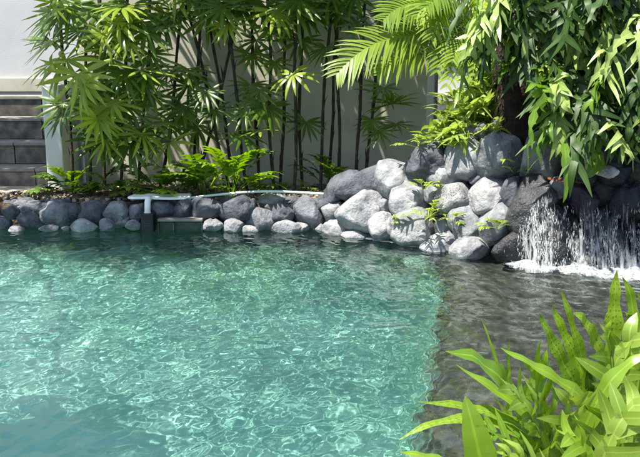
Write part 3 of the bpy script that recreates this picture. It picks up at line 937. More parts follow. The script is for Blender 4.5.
left_lab = ['bushy bright lady palm nearest the white stair side wall', 'bushy lady palm second from the stair side wall, bright drooping fans', 'bushy lady palm in the middle of the lush left clump', 'lady palm fourth from the stair side wall at the clump', 'lady palm at the right end of the lush left clump']
extra = {5: 'leaning right above bare wall', 6: 'leaning left as it rises', 8: 'leaning left as it rises', 9: 'leaning left as it rises', 10: 'slanting right across its neighbours', 20: 'nearest wall end'}
for i, (bx, by, tx, ty, Yd) in enumerate(CANES):
    foot = at(bx, by, Yd); foot.z = BANK - 0.03
    head = at(tx, ty, Yd)
    zt = rnd.uniform(2.0, 2.7)
    dirv = head - foot
    head = foot + dirv * ((zt - foot.z) / dirv.z)
    root = empty('lady_palm', foot)
    lab = left_lab[i] if i < LEFTCL else 'slim dark-caned lady palm, %s foot from the left clump, %s' % (ordw[rank[i]], extra.get(i, 'nearly upright'))
    tag(root, lab, 'palm', 'lady palms along the garden wall')
    mb = MB()
    n = 26
    pts, rs = [], []
    for j in range(n):
        t = j / (n - 1)
        p_ = foot.lerp(head, t) + Vector((noise.noise(Vector((t * 3, i * 5.1, 0))), noise.noise(Vector((t * 3, i * 5.1, 9))), 0)) * 0.04
        pts.append(p_); rs.append(0.0125 * (1 - 0.25 * t) * (1.16 if j % 3 == 0 else 0.97))
    mb.tube(pts, rs, 7)
    for j in range(3, n, 2):                # frayed leaf sheaths along the cane
        a = rnd.uniform(0, 6.28)
        d = Vector((math.cos(a), math.sin(a), 0))
        p0 = pts[j] + d * 0.008
        mb.ribbon([p0, p0 + d * 0.008 + Vector((0, 0, 0.05)), p0 + d * rnd.uniform(.015, .035) + Vector((0, 0, 0.10))], [d.cross(Vector((0, 0, 1)))] * 3, [d] * 3, [0.008, 0.007, 0.001])
    mb.build('cane', root, [M['bark']])
    palms.append((root, pts))


def add_fan(root, pts, hub, R, az, pitch, bright, petiole=True):
    me = rnd.choice(FANS_B if bright else FANS_D)
    o = bpy.data.objects.new('fan_leaf', me)
    # axis: az 0 = towards the pool, + = right; pitch tips the axis down
    ax = Vector((math.sin(math.radians(az)), -math.cos(math.radians(az)), 0))
    qz = Matrix.Rotation(math.atan2(ax.y, ax.x), 3, 'Z')
    qp = Matrix.Rotation(math.radians(pitch), 3, 'Y')
    qr = Matrix.Rotation(math.radians(rnd.uniform(-18, 18)), 3, 'X')
    mw = Matrix.Translation(hub) @ (qz @ qp @ qr).to_4x4() @ Matrix.Scale(R, 4)
    o.parent = root
    o.matrix_parent_inverse = Matrix.Translation(-Vector(root.location))
    o.matrix_basis = mw
    col.objects.link(o)
    # petiole: from the cane up to the hub
    tgt = min(pts, key=lambda p_: abs(p_.z - (hub.z - 0.10)) + 0.2 * (p_ - hub).length)
    mid = tgt.lerp(hub, 0.55) + Vector((0, 0, 0.05))
    mb = MB()
    mb.tube([Vector(x) for x in bezier([tgt, mid, hub], 6)], [0.0055, .005, .0045, .004, .004, .0035], 5)
    pe = bpy.data.objects.new('petiole', mb.mesh('petiole'))
    pe.data.materials.append(M['fan'])
    pe.parent = o
    pe.matrix_parent_inverse = mw.inverted() @ Matrix.Identity(4)
    col.objects.link(pe)
    return o


FANS = [  # px, py, radius px, azimuth, pitch, bright
    (66, 60, 44, -20, 25, 1), (46, 42, 40, -70, 15, 1), (58, 20, 42, -55, 15, 0), (100, 8, 42, 0, 20, 0), (132, 6, 42, 20, 15, 0), (84, 28, 38, -10, 20, 0), (128, 40, 28, 10, 30, 1), (112, 84, 38, 10, 20, 0), (142, 76, 34, 40, 15, 0),
    (78, 110, 32, -20, 30, 1), (97, 118, 32, 20, 30, 1), (62, 84, 38, -40, 20, 1), (150, 54, 28, 40, 20, 0), (84, 140, 28, -5, 35, 1), (110, 58, 38, 0, 20, 0), (130, 108, 30, 30, 20, 0), (160, 18, 38, 20, 15, 0), (44, 64, 38, -60, 25, 1), (78, 74, 42, 5, 25, 1), (40, 20, 36, -70, 10, 0), (120, 25, 36, 10, 15, 0), (100, 100, 34, 0, 20, 0), (145, 30, 34, 30, 10, 0), (108, 140, 30, 20, 20, 0), (140, 130, 28, 20, 20, 0), (70, 5, 38, -30, 10, 0),
    (176, -4, 30, 0, 35, 1), (228, 24, 26, 0, 35, 1), (252, 55, 26, 30, 30, 0), (270, 28, 28, 40, 20, 0), (256, 40, 28, -30, 20, 0), (293, 74, 30, 0, 30, 1), (262, 104, 24, 10, 30, 1), (188, 86, 28, -30, 20, 0), (168, 74, 28, -50, 15, 0), (206, 92, 24, 0, 20, 0), (152, 95, 30, 0, 20, 0), (184, 108, 30, -20, 15, 0), (170, 122, 28, 10, 15, 0),
    (310, 6, 32, 20, 20, 0), (342, 6, 36, 20, 15, 0), (356, 24, 30, 60, 15, 0), (300, 40, 28, -20, 20, 0), (326, 48, 26, -40, 20, 0), (285, 18, 30, -40, 15, 0), (240, 8, 30, 0, 15, 0), (210, -2, 30, 0, 20, 0),
    (393, 104, 32, 0, -35, 0), (374, 92, 24, -30, -10, 0), (397, 124, 26, 20, 5, 0), (330, 168, 22, -20, -30, 1), (260, 130, 26, 0, 0, 1), (306, 122, 24, 0, 20, 0), (380, 132, 22, 10, 20, 0), (384, 88, 26, 20, 10, 0), (372, 120, 22, -20, 10, 0), (250, 85, 26, -10, 25, 0), (246, 112, 24, 0, 25, 0), (275, 62, 26, 20, 25, 0), (215, 110, 26, 10, 10, 0), (200, 130, 26, 0, 5, 0), (395, 10, 30, 30, 10, 0), (350, 70, 20, -60, 20, 0)]
for (x0, x1, y0, y1, n_, pb) in ((40, 150, -5, 120, 15, 0.8), (140, 300, -8, 22, 14, 0.1), (150, 200, 60, 125, 4, 0.0), (85, 160, 70, 150, 6, 0.0), (296, 372, -8, 20, 8, 0.0), (372, 440, -10, 20, 4, 0.0), (236, 275, 90, 140, 3, 0.5), (90, 170, 120, 165, 7, 0.2)):
    for _ in range(n_):
        px = rnd.uniform(x0, x1); FANS.append((px, rnd.uniform(y0, y1), rnd.uniform(26, 38), rnd.uniform(-70, 70), rnd.uniform(5, 35), int(rnd.random() < pb)))
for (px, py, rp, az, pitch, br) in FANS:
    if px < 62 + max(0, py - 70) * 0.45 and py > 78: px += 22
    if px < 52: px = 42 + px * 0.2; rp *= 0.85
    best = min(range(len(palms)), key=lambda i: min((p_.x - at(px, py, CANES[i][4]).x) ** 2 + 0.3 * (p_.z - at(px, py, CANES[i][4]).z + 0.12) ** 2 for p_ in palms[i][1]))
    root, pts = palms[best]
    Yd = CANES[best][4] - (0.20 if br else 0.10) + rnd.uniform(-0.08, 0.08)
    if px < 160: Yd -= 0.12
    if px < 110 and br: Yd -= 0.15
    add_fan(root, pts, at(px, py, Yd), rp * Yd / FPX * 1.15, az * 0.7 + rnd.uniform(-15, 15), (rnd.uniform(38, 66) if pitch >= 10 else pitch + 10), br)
for i, (root, pts) in enumerate(palms):    # crowns above the frame
    for j in range(3 if i < LEFTCL else 6):
        h = pts[-1 - (j % 6) * 1] + Vector((rnd.uniform(-.3, .3), rnd.uniform(-.42, .12), rnd.uniform(0.0, 0.2)))
        if h.z < 1.78: h.z = 1.78 + rnd.uniform(0, .2)
        add_fan(root, pts, h, rnd.uniform(0.26, 0.34), math.degrees(math.atan2(h.x - pts[-1].x, -(h.y - pts[-1].y))), rnd.uniform(0, 30), 0)

# ------------------------------------------------------------------ areca palm
ab = Vector((1.28, 6.1, BANK))
areca = empty('areca_palm', ab)
tag(areca, 'yellow-green feather palm arching left over the end of the wall', 'palm')
mb = MB()
for j in range(4):
    o_ = Vector((0.09 * math.cos(j * 1.7), 0.09 * math.sin(j * 1.7), 0))
    mb = MB()
    mb.tube([ab + o_, ab + o_ * 1.5 + Vector((0, 0, 0.8)), ab + o_ * 2 + Vector((0, -0.05, 1.45))], [0.03, 0.026, 0.02], 9)
    mb.build('stem', areca, [M['areca']])
A = []
crown = Vector((1.22, 5.98, 1.35))
A.append(([at(470, 48, 5.85), at(420, 26, 5.6), at(370, 32, 5.45), at(335, 76, 5.4)], 0.30, 26))
A.append(([at(470, 62, 5.85), at(430, 48, 5.6), at(400, 52, 5.5), at(377, 76, 5.45)], 0.22, 22))
A.append(([at(480, 20, 5.9), at(440, -6, 5.7), at(405, -4, 5.6), at(383, 20, 5.5)], 0.26, 24))
A.append(([at(470, 50, 5.9), at(470, 0, 5.8), at(450, -20, 5.6), at(425, 8, 5.4)], 0.30, 26))
A.append(([at(472, 52, 5.9), at(490, 10, 5.8), at(500, -10, 5.6), at(505, 30, 5.35)], 0.28, 24))
A.append(([at(465, 60, 5.9), at(440, 20, 5.8), at(420, 20, 5.7), at(400, 45, 5.6)], 0.24, 22))
A.append(([at(475, 55, 5.9), at(470, 20, 5.7), at(460, 30, 5.5), at(452, 62, 5.35)], 0.24, 22))
A.append(([at(475, 50, 5.9), at(480, -30, 6.0), at(450, -80, 6.1), at(400, -70, 6.2)], 0.3, 24))
A.append(([at(475, 50, 5.9), at(500, -30, 6.0), at(540, -80, 6.1), at(590, -50, 6.2)], 0.3, 24))
for (tx, ty, mx_, my_, y3, ll) in ((430, 40, 440, -5, 5.45, .24), (446, 90, 462, 20, 5.3, .22), (470, 95, 478, 20, 5.2, .22), (436, 75, 452, 18, 5.4, .22), (492, 80, 494, 15, 5.2, .2), (415, 20, 430, -15, 5.5, .22)):
    A.append(([at(478, 50, 5.85), at(mx_ + 18, my_, 5.75), at(mx_, my_, 5.55), at(tx, ty, y3)], ll, 22))
for P, ll, nl in A:
    mb = MB()
    frond(mb, P, Vector((0.1, -0.75, 0.65)), 0.006, nl, ll * 0.95, 0.010, ang=36, fold=0.35, nseg=18, droop=0.28, lob0=0.18, lob1=0.99, profile='feather')
    mb.build('feather_leaf', areca, [M['areca']])

# ------------------------------------------------------------------ ferns
def fern(base, label, n, L, mat, group=None, az_rng=(-180, 180), pitch=(25, 75), lobes=(4, 6), lam=0.012, lobe_len=0.10, lobe_w=0.013, name='fern', cat='fern', droop=0.3, hang=0.0, mats=None, jit=0.15, chaos=0.15):
    root = empty(name, base)
    tag(root, label, cat, group)
    for k in range(n):
        az = math.radians(rnd.uniform(*az_rng)); el = math.radians(rnd.uniform(*pitch))
        LL = L * rnd.uniform(0.7, 1.15)
        h = Vector((math.sin(az), -math.cos(az), 0))
        d = h * math.cos(el) + Vector((0, 0, math.sin(el)))
        p0 = Vector(base) + h * 0.015
        p1 = p0 + d * LL * 0.45
        p2 = p0 + d * LL * 0.75 + h * LL * 0.08 - Vector((0, 0, hang * LL * 0.4))
        p3 = p0 + d * LL * 0.9 + h * LL * 0.25 - Vector((0, 0, (0.14 + hang) * LL))
        mb = MB()
        frond(mb, [p0, p1, p2, p3], (Vector((0, 0, 1)) if el < 1.0 else -h * 0.8 + Vector((0, 0, .5))) + Vector((rnd.uniform(-jit, jit), rnd.uniform(-jit, jit), 0)), lam, rnd.randint(*lobes), lobe_len * LL / L, lobe_w, ang=40, droop=droop, lob0=0.36, lob1=0.92, petiole=0.3, wave=0.12, chaos=chaos)
        mb.build('frond', root, [rnd.choice(mats) if mats else mat])
    return root


def gp(px, py, Yd=None):
    q = on(px, py, BANK) if Yd is None else at(px, py, Yd)
    return q


G1 = 'ferns at the foot of the garden wall'
FB = [M['fern_near'], M['fern_near'], M['fern']]
fern(gp(70, 193), 'low broad-lobed fern at the foot of the white stair side wall', 12, 0.30, M['fern_dark'], G1, (-90, 120), (20, 70), lobe_w=0.016, mats=[M['fern_dark'], M['fern']])
fern(gp(92, 194), 'low dark fern below the bushy left palm clump', 10, 0.34, M['fern_dark'], G1, (-120, 120), (15, 60), lobe_w=0.016, mats=[M['fern_dark'], M['fern']])
fern(gp(162, 197), 'broad-lobed green fern behind the white concrete slab', 14, 0.36, M['fern'], G1, (-120, 120), (20, 65), lobe_w=0.017, mats=FB)
fern(gp(203, 198), 'upright bright green fern, left of the pair behind the hose', 12, 0.48, M['fern'], G1, (-100, 60), (45, 85), (5, 7), lobe_w=0.017, mats=FB)
fern(gp(230, 198), 'tall bright green fern, right of the pair behind the hose', 14, 0.50, M['fern'], G1, (-80, 120), (38, 80), (6, 8), lobe_w=0.016, mats=FB)
fern(gp(330, 191), 'fine upright fern beside the dark left boulder of the mound', 14, 0.34, M['fern'], G1, (-90, 90), (45, 85), (7, 9), lobe_w=0.008, lobe_len=0.08)
fern(gp(122, 195), 'small green fern between the left palm clump and the slab fern', 11, 0.30, M['fern'], G1, (-120, 120), (20, 70), lobe_w=0.015, mats=FB)
fern(gp(184, 197), 'small green fern filling the gap left of the fern pair', 10, 0.30, M['fern'], G1, (-120, 120), (20, 70), lobe_w=0.015, mats=FB)
fern(gp(250, 195), 'small green fern just right of the tall fern pair', 9, 0.26, M['fern'], G1, (-120, 120), (20, 75), lobe_w=0.013, mats=FB)
G2 = 'small weeds along the hose'
for px, py, w in ((268, 192, 'first weed right of the tall fern'), (287, 192, 'between two canes behind the hose'), (304, 192, 'largest, where the hose bends down'), (316, 193, 'nearest the dark boulder')):
    fern(gp(px, py), 'tiny yellow-green weed, ' + w, 7, 0.15, M['fern_yellow'], G2, (-120, 120), (20, 70), (3, 4), 0.006, 0.05, 0.006, 'weed', 'weed')
fern(gp(38, 188), 'little sprig of weed on the path by the lowest stair tread', 7, 0.16, M['fern_yellow'], G2, (-120, 120), (25, 75), (3, 4), 0.006, 0.05, 0.007, 'weed', 'weed')
G3 = 'little plants rooted between the boulders'
for px, py, L, nfr, lab in ((428, 216, 0.17, 13, 'yellow-green tuft in the middle of the mound above the largest pale boulder'), (424, 190, 0.10, 6, 'thin dry tuft under the dark topmost left boulder'), (455, 220, 0.07, 5, 'tiny sprig below the round pale boulder mid mound'), (499, 158, 0.07, 5, 'tiny sprig between the two big top boulders'), (515, 172, 0.07, 5, 'tiny sprig below the right top boulder'), (497, 228, 0.09, 9, 'mossy green tuft beside the wet boulders'), (419, 147, 0.16, 6, 'upright yellow blades behind the dark top boulder'), (402, 222, 0.06, 5, 'small moss sprig left of the central tuft')):
    c = mound_pt(px, py, -0.06)
    fern(c, lab, nfr, L, M['fern_yellow'], G3, (-110, 110), (5, 75), (3, 4), 0.007, 0.05, 0.007, 'small_fern', 'plant')

# bright yellow bush behind the mound
for px, py, Yd, lab, nfr, L in ((466, 148, 5.5, 'yellow-green ferny bush left, beside the wall end', 34, 0.46), (482, 144, 5.4, 'yellow-green ferny bush right, against the dark fern stump', 38, 0.50), (476, 116, 5.6, 'yellow-green ferny bush rising above the two lower yellow bushes', 34, 0.48), (494, 104, 5.4, 'yellow-green ferny bush half hidden behind the stump', 26, 0.42)):
    fern(at(px, py, Yd), lab, int(nfr * 1.6), L, M['fern_yellow'], 'yellow bushes behind the mound', (-45, 130), (12, 88), (6, 8), 0.010, 0.12, 0.015, 'fern_bush', 'bush', jit=0.8, chaos=0.8)

# dark fern stump above the mound
st0 = at(512, 134, 4.95)
stump = empty('fern_stump', st0)
tag(stump, 'dark fibrous stump under the hanging ferns on top of the mound', 'stump')
mb = MB()
n = 12
pts = [st0 + Vector((0.03 * math.sin(j * .6), 0.05 * j / n, 0.75 * j / (n - 1) - 0.06)) for j in range(n)]
mb.tube(pts, [0.10 * (1.15 - 0.3 * j / n) * (1 + 0.12 * math.sin(j * 2.1)) for j in range(n)], 12)
for j in range(150):
    a = rnd.uniform(0, 6.28); p_ = pts[rnd.randrange(1, n)]
    d = Vector((math.cos(a), math.sin(a), 0))
    q0 = p_ + d * 0.095
    mb.ribbon([q0, q0 + d * 0.03 + Vector((0, 0, -0.05)), q0 + d * 0.035 + Vector((rnd.uniform(-.03, .03), 0, -rnd.uniform(.08, .16)))], [d.cross(Vector((0, 0, 1)))] * 3, [d] * 3, [0.004, 0.003, 0.001])
mb.build('trunk', stump, [M['fibre']])


# hanging ferns on the rock face, right
def hanging(px, py, Yd, label, n, L, mats, az, strap=0.35, group='ferns hanging over the waterfall', out=(0.15, 0.55), lobe_w=0.017, lobes=(4, 6)):
    n, L = int(n * 1.05), L * 0.95
    base = at(px, py, Yd)
    root = empty('hanging_fern', base)
    tag(root, label, 'fern', group)
    for k in range(n):
        a = math.radians(rnd.uniform(*az))
        h = Vector((math.sin(a), -math.cos(a), 0))
        LL = L * rnd.uniform(0.6, 1.2)
        p0 = base + Vector((rnd.uniform(-.14, .14), rnd.uniform(-.03, .10), rnd.uniform(-.10, .10)))
        o_ = rnd.uniform(0.15, 0.85)
        rise = rnd.uniform(-0.05, 0.30)
        fall = rnd.uniform(0.35, 0.95)
        p1 = p0 + h * LL * o_ * 0.6 + Vector((0, 0, rise * LL))
        p2 = p0 + h * LL * o_ + Vector((0, 0, (rise - 0.38 * fall) * LL))
        p3 = p0 + h * LL * o_ * 1.05 + Vector((rnd.uniform(-.05, .05), 0, (rise - fall) * LL))
        up = (h * 0.6 + Vector((0, 0, 1)) * 0.6 + Vector((rnd.uniform(-.9, .9), rnd.uniform(-.4, .4), 0)))
        mb = MB()
        if rnd.random() < 0.28:
            frond(mb, [p0, p1, p2, p3], up, rnd.uniform(0.02, 0.034), 0, profile='strap', wave=0.45, petiole=0.15, nseg=16)
        else:
            frond(mb, [p0, p1, p2, p3], up, 0.019, rnd.randint(3, 5), rnd.uniform(.09, .15), rnd.uniform(.014, .021), ang=rnd.uniform(30, 55), droop=rnd.uniform(0.1, 0.5), chaos=0.7, lob0=0.3, lob1=0.9, petiole=0.22, wave=0.2, nseg=16)
        mb.build('frond', root, [M['fern_pale'] if rnd.random() < 0.14 else M['fern_dark'] if rnd.random() < 0.32 else rnd.choice(mats)])
    return root


FD, FN, FP, FY = M['fern_dark'], M['fern'], M['fern_pale'], M['fern_near']
rnd.seed(21)
HANG = [
    (512, 2, 4.75, 'pale waxy fern at the left end of the hanging ferns, top', 16, 0.46, [FP, FD, FN], (-60, 40)),
    (510, 40, 4.72, 'pale waxy fern draped on the left side of the dark stump', 10, 0.32, [FP, FP, FN], (-100, -20)),
    (530, 0, 4.7, 'dark glossy fern hanging from the top, right of the stump head', 16, 0.5, [FD, FN, FN], (-60, 60)),
    (528, 40, 4.72, 'dark glossy fern hanging in front of the stump', 5, 0.30, [FD, FN, FP], (-50, 50)),
    (560, 10, 4.65, 'green fern in the upper middle of the hanging mass', 15, 0.5, [FD, FN], (-60, 60)),
    (556, 60, 4.62, 'dark fern in the middle of the hanging mass', 15, 0.46, [FD, FN, FN, FP], (-60, 60)),
    (592, 0, 4.6, 'pale-edged fern at the top, right of the middle', 15, 0.5, [FN, FD, FP], (-60, 60)),
    (590, 50, 4.56, 'fern with broad pale fronds at mid height toward the right', 14, 0.46, [FN, FN, FP, FD], (-60, 60)),
    (626, 10, 4.5, 'leafy fern in the top right corner', 16, 0.5, [FN, FP, FD], (-60, 60)),
    (624, 60, 4.46, 'bright pale fern at the right edge, mid height', 16, 0.46, [FP, FN, FD], (-60, 60)),
    (553, 104, 4.5, 'bright green fern dangling left of the waterfall lip', 12, 0.42, [FN, FN, FD], (-60, 40)),
    (582, 104, 4.46, 'dark green fern dangling over the waterfall lip', 13, 0.40, [FD, FN], (-50, 50)),
    (612, 108, 4.42, 'fern with long dangling fronds above the sunlit stone', 12, 0.38, [FD, FN, FP], (-50, 50)),
    (638, 100, 4.38, 'fern with pale dangling fronds at the right edge above the dark rock', 13, 0.40, [FP, FD, FN], (-50, 50)),
    (665, 40, 4.45, 'fern partly out of the frame at the far right', 14, 0.5, [FN, FP, FD], (-80, 40)),
    (545, -45, 4.7, 'fern above the frame whose frond tips hang in at the top', 14, 0.55, [FD, FN], (-70, 70)),
    (610, -45, 4.6, 'fern above the frame at right whose frond tips hang in', 14, 0.55, [FN, FD], (-70, 70))]
for a in HANG:
    hanging(*a)
# two leaves that hang lowest, over the lip
root = empty('dangling_leaf', at(563, 150, 4.30))
tag(root, 'long bright leaf dangling lowest over the waterfall lip', 'leaf')
mb = MB(); frond(mb, [at(566, 140, 4.34), at(562, 152, 4.24), at(572, 180, 4.22), at(563, 203, 4.22)], Vector((0, -1, 0.2)), 0.026, 0, profile='strap', wave=0.25)
mb.build('blade', root, [M['fern']])
root = empty('broad_leaf', at(595, 160, 4.32))
tag(root, 'broad green leaf just left of the white sunlit stone', 'leaf')
mb = MB(); frond(mb, [at(602, 158, 4.36), at(598, 160, 4.28), at(594, 172, 4.26), at(583, 178, 4.26)], Vector((0, -1, 0.4)), 0.045, 0, profile='strap', wave=0.1)
mb.build('blade', root, [M['fern']])
root = empty('dry_leaf', at(558, 180, 4.4))
tag(root, 'rust-red dry leaf lying at the waterfall lip', 'leaf')
mb = MB(); frond(mb, [at(545, 178, 4.36), at(556, 180, 4.33), at(570, 181, 4.31), at(590, 184, 4.31)], Vector((0, -.6, 1)), 0.016, 0, profile='strap', wave=0.15)
mb.build('blade', root, [M['dry_leaf']])

# ------------------------------------------------------------------ waterfall
mb = MB()
OCT = [(1, 0), (0, 1), (-1, 0), (0, -1)]


def drop(mb, c, rx, rz):
    b0 = len(mb.v)
    mb.v += [c + Vector((0, 0, rz))] + [c + Vector((x * rx, y * rx, -0.25 * rz)) for x, y in OCT] + [c - Vector((0, 0, rz))]
    for k in range(4):
        k2 = (k + 1) % 4
        mb.f += [(b0, b0 + 1 + k, b0 + 1 + k2), (b0 + 5, b0 + 1 + k2, b0 + 1 + k)]
        mb.uv += [((0, 0),) * 3] * 2; mb.mi += [0, 0]


def fall_y(x, z):
    return 4.42 - 0.10 * (x - 1.3) + 0.02 - 0.05 * (0.46 - z)


streams = [(540, 0.20, 900), (552, 0.12, 500), (566, 0.03, 150), (573, 0.03, 170), (584, 0.06, 420), (596, 0.05, 260), (606, 0.05, 160), (616, 0.04, 200), (628, 0.05, 140), (638, 0.04, 160), (650, .05, 160)]
for px, wd, cnt in streams:
    ztop = at(px, 190 if px < 560 else 197, 4.42).z
    xc = at(px, 230, 4.38).x
    for k in range(int(cnt * 2.4)):
        t = rnd.random() ** 0.8
        strand = rnd.randrange(5)
        z = ztop * (1 - t) * (1 - 0.28 * abs(math.sin(px * 3.3 + strand * 5.1)))
        if px > 575 and rnd.random() < 0.4: continue
        x = xc + wd * 0.36 * (strand - 2) / 2 * (0.5 + 0.7 * t) + rnd.gauss(0, wd * 0.2 * (0.3 + 1.2 * t)) + 0.012 * math.sin(7 * t + px + strand * 2.2)
        if noise.noise(Vector((x * 26, z * 12, px))) < -0.05: continue
        y = fall_y(x, z) + rnd.uniform(-0.03, 0.02) - (0.10 * t if px < 560 else 0.02)
        s_ = rnd.uniform(0.0004, 0.0011)
        drop(mb, Vector((x, y, z)), s_, s_ * rnd.uniform(3.0, 18))
fall = empty('waterfall', (FALL.x, FALL.y, 0.0))
tag(fall, 'white strands of water falling down the dark rock face', 'waterfall')
dr_ = mb.build('droplets', fall, [M['foam']])
tag(dr_, kind='stuff')


def veil_mat(name, sx, sz, lo, hi, seed, dense=0.85):
    m, nt, p, out = new_mat(name)
    tc = N(nt, 'TexCoord'); mp = N(nt, 'Mapping'); mp.inputs['Scale'].default_value = (sx, 4.0 if sz < sx else sx, sz); mp.inputs['Location'].default_value = (seed, seed, seed)
    nt.links.new(tc.outputs['Object'], mp.inputs['Vector'])
    n1 = N(nt, 'TexNoise', ins={'Scale': 1.0, 'Detail': 7, 'Roughness': 0.62, 'Distortion': 0.6}); nt.links.new(mp.outputs[0], n1.inputs['Vector'])
    at_ = N(nt, 'Attribute', attribute_name='thick')
    ad = N(nt, 'Math', operation='ADD'); nt.links.new(n1.outputs['Fac'], ad.inputs[0]); nt.links.new(at_.outputs['Fac'], ad.inputs[1])
    mr = N(nt, 'MapRange', ins={'From Min': lo, 'From Max': hi, 'To Min': 0.0, 'To Max': dense}); nt.links.new(ad.outputs[0], mr.inputs['Value'])
    p.inputs['Base Color'].default_value = (0.86, 0.89, 0.9, 1); p.inputs['Roughness'].default_value = 0.2
    bump(nt, p, n1.outputs['Fac'], 0.6, 0.02)
    tr = N(nt, 'BsdfTranslucent'); tr.inputs['Color'].default_value = (0.88, 0.92, 0.94, 1)
    ms = N(nt, 'MixShader'); ms.inputs[0].default_value = 0.35; nt.links.new(p.outputs[0], ms.inputs[1]); nt.links.new(tr.outputs[0], ms.inputs[2])
    tp = N(nt, 'BsdfTransparent'); m2 = N(nt, 'MixShader')
    nt.links.new(mr.outputs[0], m2.inputs[0]); nt.links.new(tp.outputs[0], m2.inputs[1]); nt.links.new(ms.outputs[0], m2.inputs[2])
    nt.links.new(m2.outputs[0], out.inputs['Surface'])
    return m


def veil(x0, x1, zt0, lean, off, mat, name):
    b = MB(); nx_, nz_ = 30, 26; th = []
    for i in range(nx_):
        for j in range(nz_):
            u, t = i / (nx_ - 1), j / (nz_ - 1)
            z = zt0(u) * (1 - t)
            x = x0 + (x1 - x0) * u + lean * (t - .5) * (0.5 - u)
            y = fall_y(x, z) - off - 0.10 * t ** 1.5 + 0.03 * noise.noise(Vector((x * 9, z * 6, off * 50))) + 0.012 * noise.noise(Vector((x * 30, z * 10, 1)))
            b.v.append(Vector((x, y, z)))
            edge_ = min(u, 1 - u) * 6
            th.append(0.16 * (t - 0.45) + min(0, edge_ - 1) * 0.4 + 0.14 * noise.noise(Vector((x * 14, z * 2, 3))) - (0.3 * max(0, 0.12 - t) / 0.12))
    for i in range(nx_ - 1):
        for j in range(nz_ - 1):
            a = i * nz_ + j
            b.f.append((a, a + nz_, a + nz_ + 1, a + 1)); b.uv.append(((0, 0),) * 4); b.mi.append(0)
    o = b.build(name, fall, [mat])
    at_ = o.data.attributes.new('thick', 'FLOAT', 'POINT'); at_.data.foreach_set('value', th)
    return o


xa, xb, xc_, xd = at(519, 235, 4.3).x, at(562, 235, 4.3).x, at(560, 235, 4.3).x, at(652, 235, 4.3).x
veil(xa, xb, lambda u: 0.16 + 0.30 * min(1, u * 1.5), 0.10, 0.05, veil_mat('falling_water_left', 80, 12, 0.47, 0.76, 3.0, 0.7), 'water_sheet')
veil(xc_, xd, lambda u: 0.44 - 0.05 * u, 0.02, 0.02, veil_mat('falling_water_right', 70, 7, 0.50, 0.84, 9.0, 0.62), 'water_sheet')

# foam lying on the ripples at the foot of the fall
cxf, cyf = 1.38, FALL.y
sub = (np.abs(X - 1.45) < 0.95) & (Y > cyf - 0.75) & (Y < cyf + 0.25)
rr_, cc_ = np.where(sub)
r0, r1, c0, c1 = rr_.min(), rr_.max(), cc_.min(), cc_.max()
xs_, ys_, zs_ = X[r0:r1, c0:c1], Y[r0:r1, c0:c1], Z[r0:r1, c0:c1]
wl = np.array([on(px_, waterline(px_), 0) for px_ in range(480, 700, 5)])
wly = np.interp(xs_, wl[:, 0], wl[:, 1])
dist = np.maximum(0, wly - ys_)
side = np.clip((xs_ - 0.92) / 0.2, 0, 1)
thick = 0.03 - 1.1 * dist + 0.28 * np.exp(-dist / 0.035) - 0.6 * (1 - side)
lump = np.array([[noise.noise(Vector((a * 22, c * 22, 0))) for a, c in zip(ra, rc)] for ra, rc in zip(xs_, ys_)])
zs_ = zs_ + 0.004 + np.maximum(0, 0.012 + 0.022 * lump) * np.exp(-dist / 0.07)
ii = np.arange(xs_.size).reshape(xs_.shape)
me = bpy.data.meshes.new('splash_foam')
me.from_pydata(np.stack([xs_, ys_, zs_], -1).reshape(-1, 3).tolist(), [], np.stack([ii[:-1, :-1], ii[:-1, 1:], ii[1:, 1:], ii[1:, :-1]], -1).reshape(-1, 4).tolist())
me.polygons.foreach_set('use_smooth', [True] * len(me.polygons))
foam_o = link('splash_foam', me, None, [veil_mat('foam_patches', 38, 38.01, 0.58, 0.95, 5.0, 0.8)])
tag(foam_o, 'white foam and bubbles where the waterfall meets the pool', 'foam', kind='stuff')
at_ = me.attributes.new('thick', 'FLOAT', 'POINT'); at_.data.foreach_set('value', thick.ravel().tolist())

# ------------------------------------------------------------------ leaf litter and gravel on the bank
mb = MB()
for k in range(5200):
    x = rnd.uniform(-2.7, 0.35)
    y = rnd.uniform(5.68, 6.45)
    if x < -2.05 and y > 5.80 + 0.4 * (x + 2.6): continue
    z = BANK + 0.03 * noise.noise(Vector((x * 2.3, y * 2.3, 0))) + 0.012
    a = rnd.uniform(0, 6.28)
    if rnd.random() < 0.45:
        s_ = rnd.uniform(0.006, 0.018)
        mb.box((x, y, z), (s_, s_ * 0.8, s_ * 0.6), a, s_ * 0.3)
    else:
        d = Vector((math.cos(a), math.sin(a), rnd.uniform(-.2, .3))); L = rnd.uniform(0.015, 0.045)
        s_ = d.cross(Vector((rnd.uniform(-.3, .3), rnd.uniform(-.3, .3), 1))).normalized()
        p0 = Vector((x, y, z + 0.006))
        mb.ribbon([p0, p0 + d * L * 0.5 + Vector((0, 0, .006)), p0 + d * L], [s_] * 3, [Vector((0, 0, 1))] * 3, [0.002, L * 0.22, 0.001], 0.3)
tag(mb.build('leaf_litter', None, [M['litter']], False), 'dry leaves and gravel scattered on the soil behind the stones', 'leaf litter', kind='stuff')

# ------------------------------------------------------------------ foreground fern
nb = Vector((1.02, 1.86, 0.08))
near_f = empty('foreground_fern', nb)
tag(near_f, 'sunlit yellow-green fern with spore-dotted fronds in the near right corner', 'fern')


